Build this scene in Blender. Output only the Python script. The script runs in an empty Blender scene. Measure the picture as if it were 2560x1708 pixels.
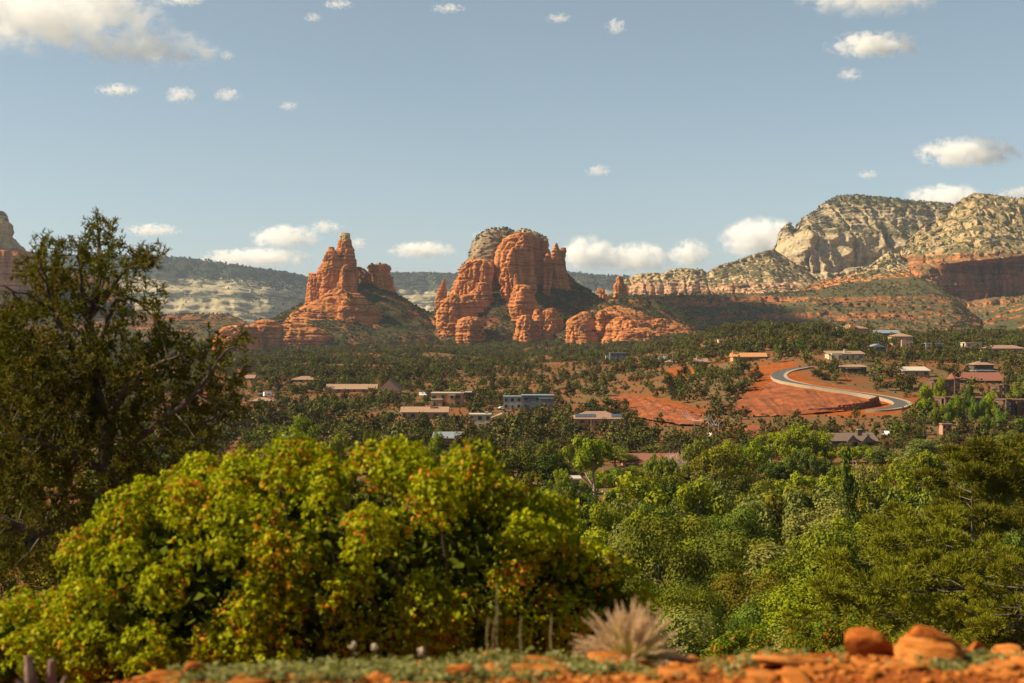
import bpy, math, random
import numpy as np

# ---------------------------------------------------------------- camera, light, sky
SC = bpy.context.scene
COL = SC.collection
R = math.radians
F, CX, CY = 3556.0, 1280.0, 854.0          # 50 mm lens on a 2560 px wide frame, level camera at the origin

cam_d = bpy.data.cameras.new("camera")
cam = bpy.data.objects.new("camera", cam_d)
COL.objects.link(cam)
cam.location = (0, 0, 0)
cam.rotation_euler = (R(90), 0, 0)
cam_d.lens = 50.0
cam_d.sensor_width = 36.0
cam_d.clip_start = 0.1
cam_d.clip_end = 90000
cam_d.dof.use_dof = True
cam_d.dof.focus_distance = 900.0
cam_d.dof.aperture_fstop = 2.3
SC.camera = cam

SUN_EL, SUN_AZ = 37.0, 6.0                 # sun on the left, a little behind the camera
to_sun = (-math.cos(R(SUN_EL)) * math.cos(R(SUN_AZ)), -math.cos(R(SUN_EL)) * math.sin(R(SUN_AZ)), math.sin(R(SUN_EL)))
W = bpy.data.worlds.new("World")
SC.world = W
W.use_nodes = True
wt = W.node_tree
wt.nodes.clear()
wo = wt.nodes.new("ShaderNodeOutputWorld")
wb = wt.nodes.new("ShaderNodeBackground")
sky = wt.nodes.new("ShaderNodeTexSky")
sky.sky_type = 'NISHITA'
sky.sun_disc = False
sky.sun_elevation = R(SUN_EL)
sky.sun_rotation = R(-90 - SUN_AZ)
sky.altitude = 1300
sky.air_density = 1.0
sky.dust_density = 1.0
sky.ozone_density = 2.0
wh = wt.nodes.new("ShaderNodeHueSaturation")
wh.inputs["Saturation"].default_value = 0.66
wh.inputs["Hue"].default_value = 0.478
wt.links.new(sky.outputs[0], wh.inputs["Color"])
wt.links.new(wh.outputs[0], wb.inputs[0])
wb.inputs[1].default_value = 0.05
wt.links.new(wb.outputs[0], wo.inputs[0])

sun_d = bpy.data.lights.new("sun", 'SUN')
sun_d.energy = 5.0
sun_d.angle = R(0.55)
sun_d.color = (1.0, 0.83, 0.57)
sun = bpy.data.objects.new("sun", sun_d)
COL.objects.link(sun)
from mathutils import Vector
sun.rotation_euler = Vector(to_sun).to_track_quat('Z', 'Y').to_euler()
sun.location = (-40, -20, 60)

SC.view_settings.view_transform = 'Standard'
SC.view_settings.look = 'None'
SC.view_settings.exposure = 1.1
SC.view_settings.gamma = 1.0
SC.view_settings.use_curve_mapping = False
SC.render.engine = 'CYCLES'
cy = SC.cycles
cy.use_denoising = True
cy.max_bounces = 18
cy.diffuse_bounces = 2
cy.glossy_bounces = 2
cy.transmission_bounces = 4
cy.volume_bounces = 16
cy.transparent_max_bounces = 8
cy.volume_step_rate = 1.0
cy.volume_max_steps = 128
cy.sample_clamp_indirect = 4.0

# ---------------------------------------------------------------- helpers
rng = np.random.default_rng(11)
random.seed(5)

def P(px, py, Y):
    return np.array([(px - CX) / F * Y, Y, (CY - py) / F * Y])

def proj(x, y, z):
    return CX + F * x / y, CY - F * z / y

def _hash(ix, iy, iz, seed):
    h = (ix * 374761393 + iy * 668265263 + iz * 2147483647 + seed * 1274126177) & 0xFFFFFFFF
    h = ((h ^ (h >> 13)) * 1274126177) & 0xFFFFFFFF
    h = ((h ^ (h >> 16)) * 2246822519) & 0xFFFFFFFF
    return ((h ^ (h >> 15)) & 0xFFFFFF) / float(0xFFFFFF) * 2 - 1

def vnoise(x, y, z, seed=0):
    x, y, z = np.broadcast_arrays(np.asarray(x, float), np.asarray(y, float), np.asarray(z, float))
    ix, iy, iz = np.floor(x).astype(np.int64), np.floor(y).astype(np.int64), np.floor(z).astype(np.int64)
    fx, fy, fz = x - ix, y - iy, z - iz
    ux, uy, uz = fx * fx * (3 - 2 * fx), fy * fy * (3 - 2 * fy), fz * fz * (3 - 2 * fz)
    r = 0
    for dx in (0, 1):
        wx = ux if dx else 1 - ux
        for dy in (0, 1):
            wy = uy if dy else 1 - uy
            for dz in (0, 1):
                wz = uz if dz else 1 - uz
                r = r + wx * wy * wz * _hash(ix + dx, iy + dy, iz + dz, seed)
    return r

def fbm(x, y, z, oct=4, seed=0, gain=0.5):
    r, a, f, t = 0, 1.0, 1.0, 0
    for o in range(oct):
        r = r + a * vnoise(np.asarray(x) * f + 17.3 * o, np.asarray(y) * f + 5.1 * o, np.asarray(z) * f - 9.7 * o, seed + o)
        t += a; a *= gain; f *= 2.03
    return r / t

def ridged(x, y, z, oct=3, seed=0):
    r, a, f, t = 0, 1.0, 1.0, 0
    for o in range(oct):
        r = r + a * (1 - 2 * np.abs(vnoise(np.asarray(x) * f + 3.3 * o, np.asarray(y) * f, np.asarray(z) * f, seed + o)))
        t += a; a *= 0.5; f *= 2.1
    return r / t

def mk_mesh(name, V, Fc, mat=None, smooth=False, mats=None, midx=None):
    V = np.asarray(V, dtype=np.float32)
    me = bpy.data.meshes.new(name)
    if isinstance(Fc, np.ndarray):
        n, k = Fc.shape
        me.vertices.add(len(V)); me.vertices.foreach_set("co", V.ravel())
        me.loops.add(n * k); me.loops.foreach_set("vertex_index", Fc.astype(np.int32).ravel())
        me.polygons.add(n); me.polygons.foreach_set("loop_start", np.arange(0, n * k, k, dtype=np.int32))
        me.update(calc_edges=True)
    else:
        me.from_pydata([tuple(map(float, v)) for v in V], [], Fc)
    if smooth:
        me.polygons.foreach_set("use_smooth", np.ones(len(me.polygons), dtype=bool))
    for m in (mats or ([mat] if mat else [])):
        me.materials.append(m)
    if midx is not None:
        me.polygons.foreach_set("material_index", np.asarray(midx, dtype=np.int32))
    return me

def tag(o, label=None, cat=None, group=None, kind=None):
    if label: o["label"] = label
    if cat: o["category"] = cat
    if group: o["group"] = group
    if kind: o["kind"] = kind
    return o

def link(name, me, parent=None, loc=(0, 0, 0), rz=0.0, scale=None):
    o = bpy.data.objects.new(name, me)
    COL.objects.link(o)
    o.location = tuple(float(c) for c in loc)
    o.rotation_euler = (0, 0, rz)
    if scale is not None: o.scale = scale
    if parent is not None: o.parent = parent
    return o

def empty(name, loc, rz=0.0, label=None, cat=None, group=None, scale=None):
    o = link(name, None, None, loc, rz, scale)
    o.empty_display_size = 0.2
    return tag(o, label, cat, group)

class MB:
    """collects boxes, prisms and tubes into one mesh"""
    def __init__(s): s.V, s.F, s.n = [], [], 0
    def add(s, V, Fc):
        s.V += [tuple(map(float, v)) for v in V]
        s.F += [tuple(int(i) + s.n for i in f) for f in Fc]
        s.n += len(V); return s
    def box(s, x0, x1, y0, y1, z0, z1):
        return s.add([(x0,y0,z0),(x1,y0,z0),(x1,y1,z0),(x0,y1,z0),(x0,y0,z1),(x1,y0,z1),(x1,y1,z1),(x0,y1,z1)],
                     [(0,3,2,1),(4,5,6,7),(0,1,5,4),(1,2,6,5),(2,3,7,6),(3,0,4,7)])
    def gable(s, x0, x1, y0, y1, z0, z1, t=0.25, along='x'):
        """a solid pitched roof, ridge along x or y"""
        if along == 'x':
            ym = (y0 + y1) / 2
            V = [(x0,y0,z0),(x1,y0,z0),(x1,y1,z0),(x0,y1,z0),(x0,ym,z1),(x1,ym,z1)]
            Fc = [(0,1,5,4),(2,3,4,5),(1,2,5),(3,0,4),(0,3,2,1)]
        else:
            xm = (x0 + x1) / 2
            V = [(x0,y0,z0),(x1,y0,z0),(x1,y1,z0),(x0,y1,z0),(xm,y0,z1),(xm,y1,z1)]
            Fc = [(1,2,5,4),(3,0,4,5),(0,1,4),(2,3,5),(0,3,2,1)]
        return s.add(V, Fc)
    def hip(s, x0, x1, y0, y1, z0, z1):
        ym = (y0 + y1) / 2; d = min((y1 - y0) / 2, (x1 - x0) / 2 * .9)
        V = [(x0,y0,z0),(x1,y0,z0),(x1,y1,z0),(x0,y1,z0),(x0+d,ym,z1),(x1-d,ym,z1)]
        return s.add(V, [(0,1,5,4),(2,3,4,5),(1,2,5),(3,0,4),(0,3,2,1)])
    def tube(s, pts, rad, n=6):
        V, Fc = tube(pts, rad, n); return s.add(V, Fc)
    def mesh(s, name, mat, smooth=False): return mk_mesh(name, s.V, s.F, mat, smooth)
    def build(s, name, mat, parent=None, loc=(0,0,0), smooth=False, rz=0.0):
        return link(name, s.mesh(name, mat, smooth), parent, loc, rz)

def tube(pts, rad, n=6):
    pts = np.asarray(pts, float); m = len(pts)
    rad = np.broadcast_to(np.asarray(rad, float), (m,))
    tan = np.gradient(pts, axis=0)
    tan /= np.linalg.norm(tan, axis=1, keepdims=True) + 1e-9
    a = np.cross(tan, (0.31, 0.92, 0.11)); a /= np.linalg.norm(a, axis=1, keepdims=True) + 1e-9
    b = np.cross(tan, a)
    th = np.linspace(0, 2 * np.pi, n, endpoint=False)
    V = (pts[:, None] + rad[:, None, None] * (np.cos(th)[None, :, None] * a[:, None] + np.sin(th)[None, :, None] * b[:, None])).reshape(-1, 3)
    Fc = []
    for i in range(m - 1):
        for j in range(n):
            k = (j + 1) % n
            Fc.append((i * n + j, i * n + k, (i + 1) * n + k, (i + 1) * n + j))
    Fc.append(tuple(range(n - 1, -1, -1))); Fc.append(tuple((m - 1) * n + j for j in range(n)))
    return V, Fc

def grid_faces(nu, nv, wrap=False):
    i = np.arange(nv - 1)[:, None]; j = np.arange(nu if wrap else nu - 1)[None, :]
    k = (j + 1) % nu
    return np.stack([i * nu + j, i * nu + k, (i + 1) * nu + k, (i + 1) * nu + j], -1).reshape(-1, 4)

# ---------------------------------------------------------------- materials
def new_mat(name):
    m = bpy.data.materials.new(name); m.use_nodes = True
    nt = m.node_tree; nt.nodes.clear()
    out = nt.nodes.new("ShaderNodeOutputMaterial")
    return m, nt, out

def nd(nt, t, **kw):
    n = nt.nodes.new(t)
    for k, v in kw.items():
        if k in n.inputs.keys() if isinstance(k, str) else False: n.inputs[k].default_value = v
        else: setattr(n, k, v)
    return n

def ramp(nt, stops, interp='LINEAR'):
    r = nt.nodes.new("ShaderNodeValToRGB"); cr = r.color_ramp; cr.interpolation = interp
    while len(cr.elements) < len(stops): cr.elements.new(0.5)
    for e, (p, c) in zip(cr.elements, stops):
        e.position = p; e.color = (*c, 1)
    return r

def mathn(nt, op, a, b=None, c=None, clamp=False):
    m = nt.nodes.new("ShaderNodeMath"); m.operation = op; m.use_clamp = clamp
    for i, v in enumerate((a, b, c)):
        if v is None: continue
        if isinstance(v, (int, float)): m.inputs[i].default_value = v
        else: nt.links.new(v, m.inputs[i])
    return m.outputs[0]

def mixc(nt, fac, a, b, mode='MIX'):
    m = nt.nodes.new("ShaderNodeMix"); m.data_type = 'RGBA'; m.blend_type = mode
    for s, v in ((m.inputs[0], fac), (m.inputs[6], a), (m.inputs[7], b)):
        if isinstance(v, (int, float)): s.default_value = v
        elif isinstance(v, tuple): s.default_value = (*v, 1)
        else: nt.links.new(v, s)
    return m.outputs[2]

def noise(nt, vec, scale, detail=4, rough=0.55, dist=0.0):
    n = nt.nodes.new("ShaderNodeTexNoise")
    n.inputs["Scale"].default_value = scale; n.inputs["Detail"].default_value = detail
    n.inputs["Roughness"].default_value = rough; n.inputs["Distortion"].default_value = dist
    nt.links.new(vec, n.inputs["Vector"]); return n.outputs["Fac"]

def scaled(nt, vec, s):
    m = nt.nodes.new("ShaderNodeVectorMath"); m.operation = 'MULTIPLY'
    nt.links.new(vec, m.inputs[0]); m.inputs[1].default_value = s; return m.outputs[0]

def plain(name, col, rough=0.8, var=0.12, scale=1.5, spec=0.3, metal=0.0, bump=0.0, bscale=8.0):
    m, nt, out = new_mat(name)
    b = nd(nt, "ShaderNodeBsdfPrincipled")
    b.inputs["Roughness"].default_value = rough; b.inputs["Metallic"].default_value = metal
    b.inputs["Specular IOR Level"].default_value = spec
    g = nd(nt, "ShaderNodeNewGeometry")
    f = noise(nt, g.outputs["Position"], scale, 5)
    c0 = tuple(x * (1 - var * 1.8) for x in col); c1 = tuple(min(1, x * (1 + var * 1.8)) for x in col)
    r = ramp(nt, [(0.25, c0), (0.75, c1)]); nt.links.new(f, r.inputs[0])
    nt.links.new(r.outputs[0], b.inputs["Base Color"])
    if bump:
        bm = nd(nt, "ShaderNodeBump"); bm.inputs["Distance"].default_value = bump; bm.inputs["Strength"].default_value = 0.8
        nt.links.new(noise(nt, g.outputs["Position"], bscale, 6, 0.65), bm.inputs["Height"])
        nt.links.new(bm.outputs[0], b.inputs["Normal"])
    nt.links.new(b.outputs[0], out.inputs[0]); return m

def rock_mat(name, bands, zs=0.06, hs=0.004, cream=None, zc=None, zw=20.0, bump=1.2, bscale=0.12, veg=0.0, vegcol=(0.06, 0.065, 0.028), vscale=0.09, stain=0.42, vb=None, gain=1.0, vbk=0.42, vbw=0.3):
    """layered sandstone: thin colour beds that follow height, darker water stains, optional pale cap beds above zc"""
    m, nt, out = new_mat(name)
    g = nd(nt, "ShaderNodeNewGeometry"); pos = g.outputs["Position"]
    wob = noise(nt, pos, 0.012, 3)
    sep = nd(nt, "ShaderNodeSeparateXYZ"); nt.links.new(pos, sep.inputs[0])
    beds = noise(nt, scaled(nt, pos, (hs, hs, zs)), 1.0, 6, 0.7, 0.15)
    r = ramp(nt, bands); nt.links.new(beds, r.inputs[0])
    col = r.outputs[0]
    st = noise(nt, scaled(nt, pos, (0.07, 0.07, 0.012)), 1.0, 5, 0.6)
    sr = ramp(nt, [(0.35, (1 - stain,) * 3), (0.6, (1.08,) * 3)]); nt.links.new(st, sr.inputs[0])
    col = mixc(nt, 1.0, col, sr.outputs[0], 'MULTIPLY')
    col = mixc(nt, 1.0, col, (1.22 * gain, 1.33 * gain, 1.36 * gain), 'MULTIPLY')
    thin = noise(nt, scaled(nt, pos, (hs * 1.5, hs * 1.5, zs * 2.1)), 1.0, 3, 0.6)
    tr = ramp(nt, [(0.36, (0.55, 0.5, 0.48)), (0.46, (1.0, 1.0, 1.0)), (0.62, (1.04, 1.06, 1.08))]); nt.links.new(thin, tr.inputs[0])
    col = mixc(nt, 1.0, col, tr.outputs[0], 'MULTIPLY')
    if cream:
        h = mathn(nt, 'ADD', sep.outputs[2], mathn(nt, 'MULTIPLY', mathn(nt, 'SUBTRACT', wob, 0.5), zw * 2.5))
        f = mathn(nt, 'DIVIDE', mathn(nt, 'SUBTRACT', h, zc), zw, clamp=True)
        cr = ramp(nt, cream)
        nt.links.new(beds, cr.inputs[0])
        col = mixc(nt, f, col, mixc(nt, 1.0, cr.outputs[0], sr.outputs[0], 'MULTIPLY'))
    if veg:
        sp = noise(nt, scaled(nt, pos, (1.0, 1.0, 2.6)), vscale, 3, 0.6)
        big = noise(nt, pos, vscale * 0.12, 3, 0.6)
        nz = nd(nt, "ShaderNodeSeparateXYZ"); nt.links.new(g.outputs["True Normal"], nz.inputs[0])
        v = mathn(nt, 'ADD', sp, mathn(nt, 'MULTIPLY', mathn(nt, 'SUBTRACT', big, 0.5), 0.7))
        v = mathn(nt, 'ADD', v, mathn(nt, 'MULTIPLY', mathn(nt, 'SUBTRACT', nz.outputs[2], 0.45), 0.35))
        if vb:      # how thickly plants grow at each height: benches green, cliff bands bare
            zl, zh, st_ = vb
            br = ramp(nt, [(t, (c, c, c)) for t, c in st_])
            hh = mathn(nt, 'ADD', sep.outputs[2], mathn(nt, 'MULTIPLY', mathn(nt, 'SUBTRACT', wob, 0.5), (zh - zl) * vbw))
            nt.links.new(mathn(nt, 'DIVIDE', mathn(nt, 'SUBTRACT', hh, zl), zh - zl, clamp=True), br.inputs[0])
            v = mathn(nt, 'ADD', v, mathn(nt, 'MULTIPLY', mathn(nt, 'SUBTRACT', br.outputs[0], 0.5), vbk))
        v = mathn(nt, 'MULTIPLY', mathn(nt, 'SUBTRACT', v, 0.62 - veg * 0.22), 14, clamp=True)
        col = mixc(nt, v, col, vegcol)
    b = nd(nt, "ShaderNodeBsdfDiffuse"); b.inputs["Roughness"].default_value = 0.4
    nt.links.new(col, b.inputs[0])
    bm = nd(nt, "ShaderNodeBump"); bm.inputs["Distance"].default_value = bump; bm.inputs["Strength"].default_value = 0.9
    bb = mathn(nt, 'ADD', noise(nt, pos, bscale, 7, 0.68), mathn(nt, 'MULTIPLY', beds, 1.3))
    nt.links.new(bb, bm.inputs["Height"]); nt.links.new(bm.outputs[0], b.inputs["Normal"])
    nt.links.new(b.outputs[0], out.inputs[0]); return m

def leaf_mat(name, cols, trans=0.3, objvar=0.25, accent=None, acc_scale=1.2, acc_amt=0.5, gloss=0.0, tcol=1.3):
    """foliage: every leaf its own tint, every plant its own tint, light shining through"""
    m, nt, out = new_mat(name)
    g = nd(nt, "ShaderNodeNewGeometry"); oi = nd(nt, "ShaderNodeObjectInfo")
    r = ramp(nt, [(i / (len(cols) - 1), c) for i, c in enumerate(cols)])
    src = g.outputs["Random Per Island"]
    nt.links.new(src, r.inputs[0]); col = r.outputs[0]
    if accent:
        tc = nd(nt, "ShaderNodeTexCoord")
        n = noise(nt, tc.outputs["Object"], acc_scale, 3, 0.6)
        rr = mathn(nt, 'FRACT', mathn(nt, 'MULTIPLY', src, 37.7))
        f = mathn(nt, 'ADD', n, mathn(nt, 'MULTIPLY', rr, 0.45))
        f = mathn(nt, 'MULTIPLY', mathn(nt, 'SUBTRACT', f, 1.0 - acc_amt * 0.5), 8, clamp=True)
        col = mixc(nt, f, col, accent)
    hv = nd(nt, "ShaderNodeHueSaturation")
    nt.links.new(col, hv.inputs["Color"])
    nt.links.new(mathn(nt, 'ADD', mathn(nt, 'MULTIPLY', oi.outputs["Random"], 0.05 * objvar / 0.25), 0.5 - 0.025 * objvar / 0.25), hv.inputs["Hue"])
    rv = mathn(nt, 'FRACT', mathn(nt, 'MULTIPLY', oi.outputs["Random"], 13.37))
    nt.links.new(mathn(nt, 'ADD', mathn(nt, 'MULTIPLY', rv, 2 * objvar), 1 - objvar), hv.inputs["Value"])
    col = hv.outputs[0]
    d = nd(nt, "ShaderNodeBsdfDiffuse"); nt.links.new(col, d.inputs[0])
    if trans > 0:
        t = nd(nt, "ShaderNodeBsdfTranslucent")
        nt.links.new(mixc(nt, 1.0, col, (tcol, tcol * 1.02, tcol * 0.5), 'MULTIPLY'), t.inputs[0])
        ms = nd(nt, "ShaderNodeMixShader"); ms.inputs[0].default_value = trans
        nt.links.new(d.outputs[0], ms.inputs[1]); nt.links.new(t.outputs[0], ms.inputs[2])
        last = ms.outputs[0]
    else:
        last = d.outputs[0]
    if gloss:
        gl = nd(nt, "ShaderNodeBsdfGlossy"); gl.inputs["Roughness"].default_value = 0.45; gl.inputs["Color"].default_value = (.9, .9, .85, 1)
        mg = nd(nt, "ShaderNodeMixShader"); mg.inputs[0].default_value = gloss
        nt.links.new(last, mg.inputs[1]); nt.links.new(gl.outputs[0], mg.inputs[2]); last = mg.outputs[0]
    nt.links.new(last, out.inputs[0])
    return m

RED = [(0.24, (0.17, 0.05, 0.018)), (0.38, (0.37, 0.125, 0.04)), (0.45, (0.47, 0.185, 0.066)), (0.5, (0.33, 0.105, 0.034)), (0.56, (0.45, 0.17, 0.058)), (0.62, (0.36, 0.115, 0.038)), (0.74, (0.52, 0.23, 0.09))]
REDD = [(0.3, (0.20, 0.06, 0.024)), (0.45, (0.36, 0.11, 0.04)), (0.55, (0.44, 0.15, 0.055)), (0.7, (0.33, 0.10, 0.037))]
CREAM = [(0.3, (0.24, 0.165, 0.085)), (0.45, (0.42, 0.30, 0.155)), (0.55, (0.48, 0.355, 0.19)), (0.7, (0.34, 0.235, 0.12))]
CREAMG = [(0.3, (0.20, 0.15, 0.09)), (0.45, (0.37, 0.285, 0.17)), (0.55, (0.43, 0.34, 0.21)), (0.7, (0.30, 0.225, 0.135))]
REDB = [(0.3, (0.15, 0.05, 0.022)), (0.45, (0.27, 0.088, 0.035)), (0.55, (0.33, 0.12, 0.047)), (0.7, (0.25, 0.08, 0.032))]
GREY = [(0.3, (0.15, 0.115, 0.075)), (0.45, (0.27, 0.20, 0.125)), (0.55, (0.33, 0.255, 0.165)), (0.7, (0.22, 0.165, 0.105))]
def zpx(y, Y): return (CY - y) / F * Y
def vbands(Y, ytop, ybot, bands):
    """bands = (picture height, thickness of growth 0..1), turned into heights"""
    zl, zh = zpx(ybot, Y), zpx(ytop, Y)
    return zl, zh, sorted((min(max((zpx(y, Y) - zl) / (zh - zl), 0), 1), c) for y, c in bands)

# ---------------------------------------------------------------- terrain as a function
DEP = np.array([0.5, 4, 6.1, 8.0, 12, 25, 60, 120, 200, 320, 420, 520, 600, 650, 720, 820, 950, 1200, 1500, 1900, 2300, 2800, 9500.])
NEARZ = {0.5: -1.30, 4: -1.38, 6.1: -1.47, 8.0: -1.79, 12: -3.9, 25: -9.0, 60: -19.0, 120: -29, 200: -36, 320: -40}
TBL = {
 -900: [1190,1130,1090,1070,1045,1010,975,930,908,890,880,870,850],
    0: [1190,1130,1090,1070,1045,1008,972,928,908,890,880,870,850],
  500: [1185,1125,1085,1065,1040,1000,958,922,904,888,866,862,850],
  720: [1185,1122,1082,1062,1035,998,958,922,904,888,858,850,850],
  900: [1185,1120,1080,1060,1030,995,957,922,902,886,848,842,850],
 1280: [1180,1115,1075,1055,1025,990,955,920,899,884,848,842,850],
 1600: [1180,1110,1065,1040,1000,955,922,898,886,876,842,840,850],
 1730: [1180,1105,1058,1032,982,940,902,856,868,858,830,836,850],
 1860: [1175,1100,1050,1028,960,912,866,814,866,860,850,846,848],
 2050: [1170,1095,1052,1030,938,890,846,820,866,856,850,846,848],
 2300: [1160,1085,1040,1018,960,920,885,850,866,858,850,846,848],
 2560: [1150,1075,1025,998,958,922,890,855,850,848,844,838,846],
 3500: [1150,1075,1025,998,958,922,890,855,850,848,844,838,846]}
_pxs = np.array(sorted(TBL)); _ld = np.log(DEP)
_tab = np.zeros((len(_pxs), len(DEP)))
for _i, _p in enumerate(_pxs):
    for _k, _d in enumerate(DEP):
        _tab[_i, _k] = NEARZ[_d] if _d in NEARZ else (CY - TBL[_p][_k - 10]) / F * _d
# the crest of the near ledge dips at its left end and lifts a little at its right end
for _i, _p in enumerate(_pxs):
    _s = np.interp(_p, [-900, 100, 500, 1200, 3500], [-0.42, -0.2, -0.07, 0.0, 0.05])
    _tab[_i, 2] += _s * 0.6; _tab[_i, 3] += _s; _tab[_i, 4] += _s
_PXG = np.linspace(-900, 3500, 441); _LG = np.linspace(_ld[0], _ld[-1], 700)
_t1 = np.array([np.interp(_LG, _ld, _tab[i]) for i in range(len(_pxs))])
_G = np.array([np.interp(_PXG, _pxs, _t1[:, j]) for j in range(len(_LG))]).T
def _smooth(a, n, ax):
    k = np.hanning(2 * n + 3)[1:-1]; k /= k.sum()
    p = [(n, n) if i == ax else (0, 0) for i in range(2)]
    a = np.pad(a, p, mode='edge')
    return np.apply_along_axis(lambda v: np.convolve(v, k, 'valid'), ax, a)
_G = _smooth(_smooth(_G, 12, 0), 3, 1)

def gz_base(x, y):
    x = np.asarray(x, float); y = np.maximum(np.asarray(y, float), 0.55)
    u = (np.clip(CX + F * x / np.maximum(y, 5.0), -899, 3499) + 900) / 10.0
    v = (np.log(y) - _LG[0]) / (_LG[1] - _LG[0]); v = np.clip(v, 0, len(_LG) - 1.001)
    i, j = u.astype(int), v.astype(int); a, b = u - i, v - j
    return (_G[i, j] * (1-a) * (1-b) + _G[i+1, j] * a * (1-b) + _G[i, j+1] * (1-a) * b + _G[i+1, j+1] * a * b)

def in_poly(px, py, poly):
    px, py = np.asarray(px), np.asarray(py); r = np.zeros(px.shape, bool); n = len(poly)
    for i in range(n):
        (x1, y1), (x2, y2) = poly[i], poly[(i + 1) % n]
        if y1 == y2: continue
        c = ((y1 > py) != (y2 > py)) & (px < (x2 - x1) * (py - y1) / (y2 - y1) + x1)
        r ^= c
    return r

EMBANK = [(1842, 1038), (1852, 1000), (1895, 950), (1935, 938), (1985, 930), (2020, 950), (2200, 985), (2290, 1005), (2300, 1030), (2190, 1040), (1990, 1042)]
CUT = [(1510, 1000), (1560, 984), (1640, 995), (1720, 1015), (1790, 1035), (1800, 1052), (1720, 1058), (1640, 1062), (1600, 1040)]
CUT2 = [(1790, 1070), (1850, 1062), (1945, 1066), (1940, 1085), (1880, 1092), (1800, 1090)]
LOT = [(1860, 938), (1890, 915), (1980, 905), (2010, 925), (1960, 950)]
PAD = [(1650, 930), (1690, 917), (1740, 920), (1735, 940), (1680, 945)]

def gz(x, y):
    x = np.asarray(x, float); y = np.asarray(y, float)
    z = gz_base(x, y)
    far = np.clip((y - 300) / 300, 0, 1)
    z = z + far * ((fbm(x / 70, y / 90, 0, 4, 3) * np.clip(y * 0.0035, 0, 5) + fbm(x / 150, y / 230, 4, 2, 33) * np.clip((y - 800) * 0.012, 0, 9)))
    mid = np.clip((y - 10) / 20, 0, 1) * (1 - far)
    z = z + mid * fbm(x / 12, y / 12, 0, 3, 9) * 0.7
    near = np.clip(1 - (y - 8) / 8, 0, 1)
    z = z + near * (fbm(x / 0.5, y / 0.5, 0, 4, 5) * 0.035 + fbm(x / 1.7, y / 1.7, 2, 2, 8) * 0.05)
    return z

_YS = np.exp(np.linspace(np.log(330), np.log(2700), 500))
def ground_at(px, py, ymin=330.0):
    """where the line of sight through a pixel meets the ground"""
    ys = _YS[_YS >= ymin]
    x = (px - CX) / F * ys
    q = CY - F * gz(x, ys) / ys
    k = np.argmax(q <= py)
    if q[k] > py: k = len(ys) - 1
    Y = ys[k]
    if k > 0 and q[k-1] > py:
        t = (q[k-1] - py) / (q[k-1] - q[k] + 1e-9); Y = ys[k-1] + t * (ys[k] - ys[k-1])
    X = (px - CX) / F * Y
    return np.array([X, Y, float(gz(X, Y))])

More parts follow.
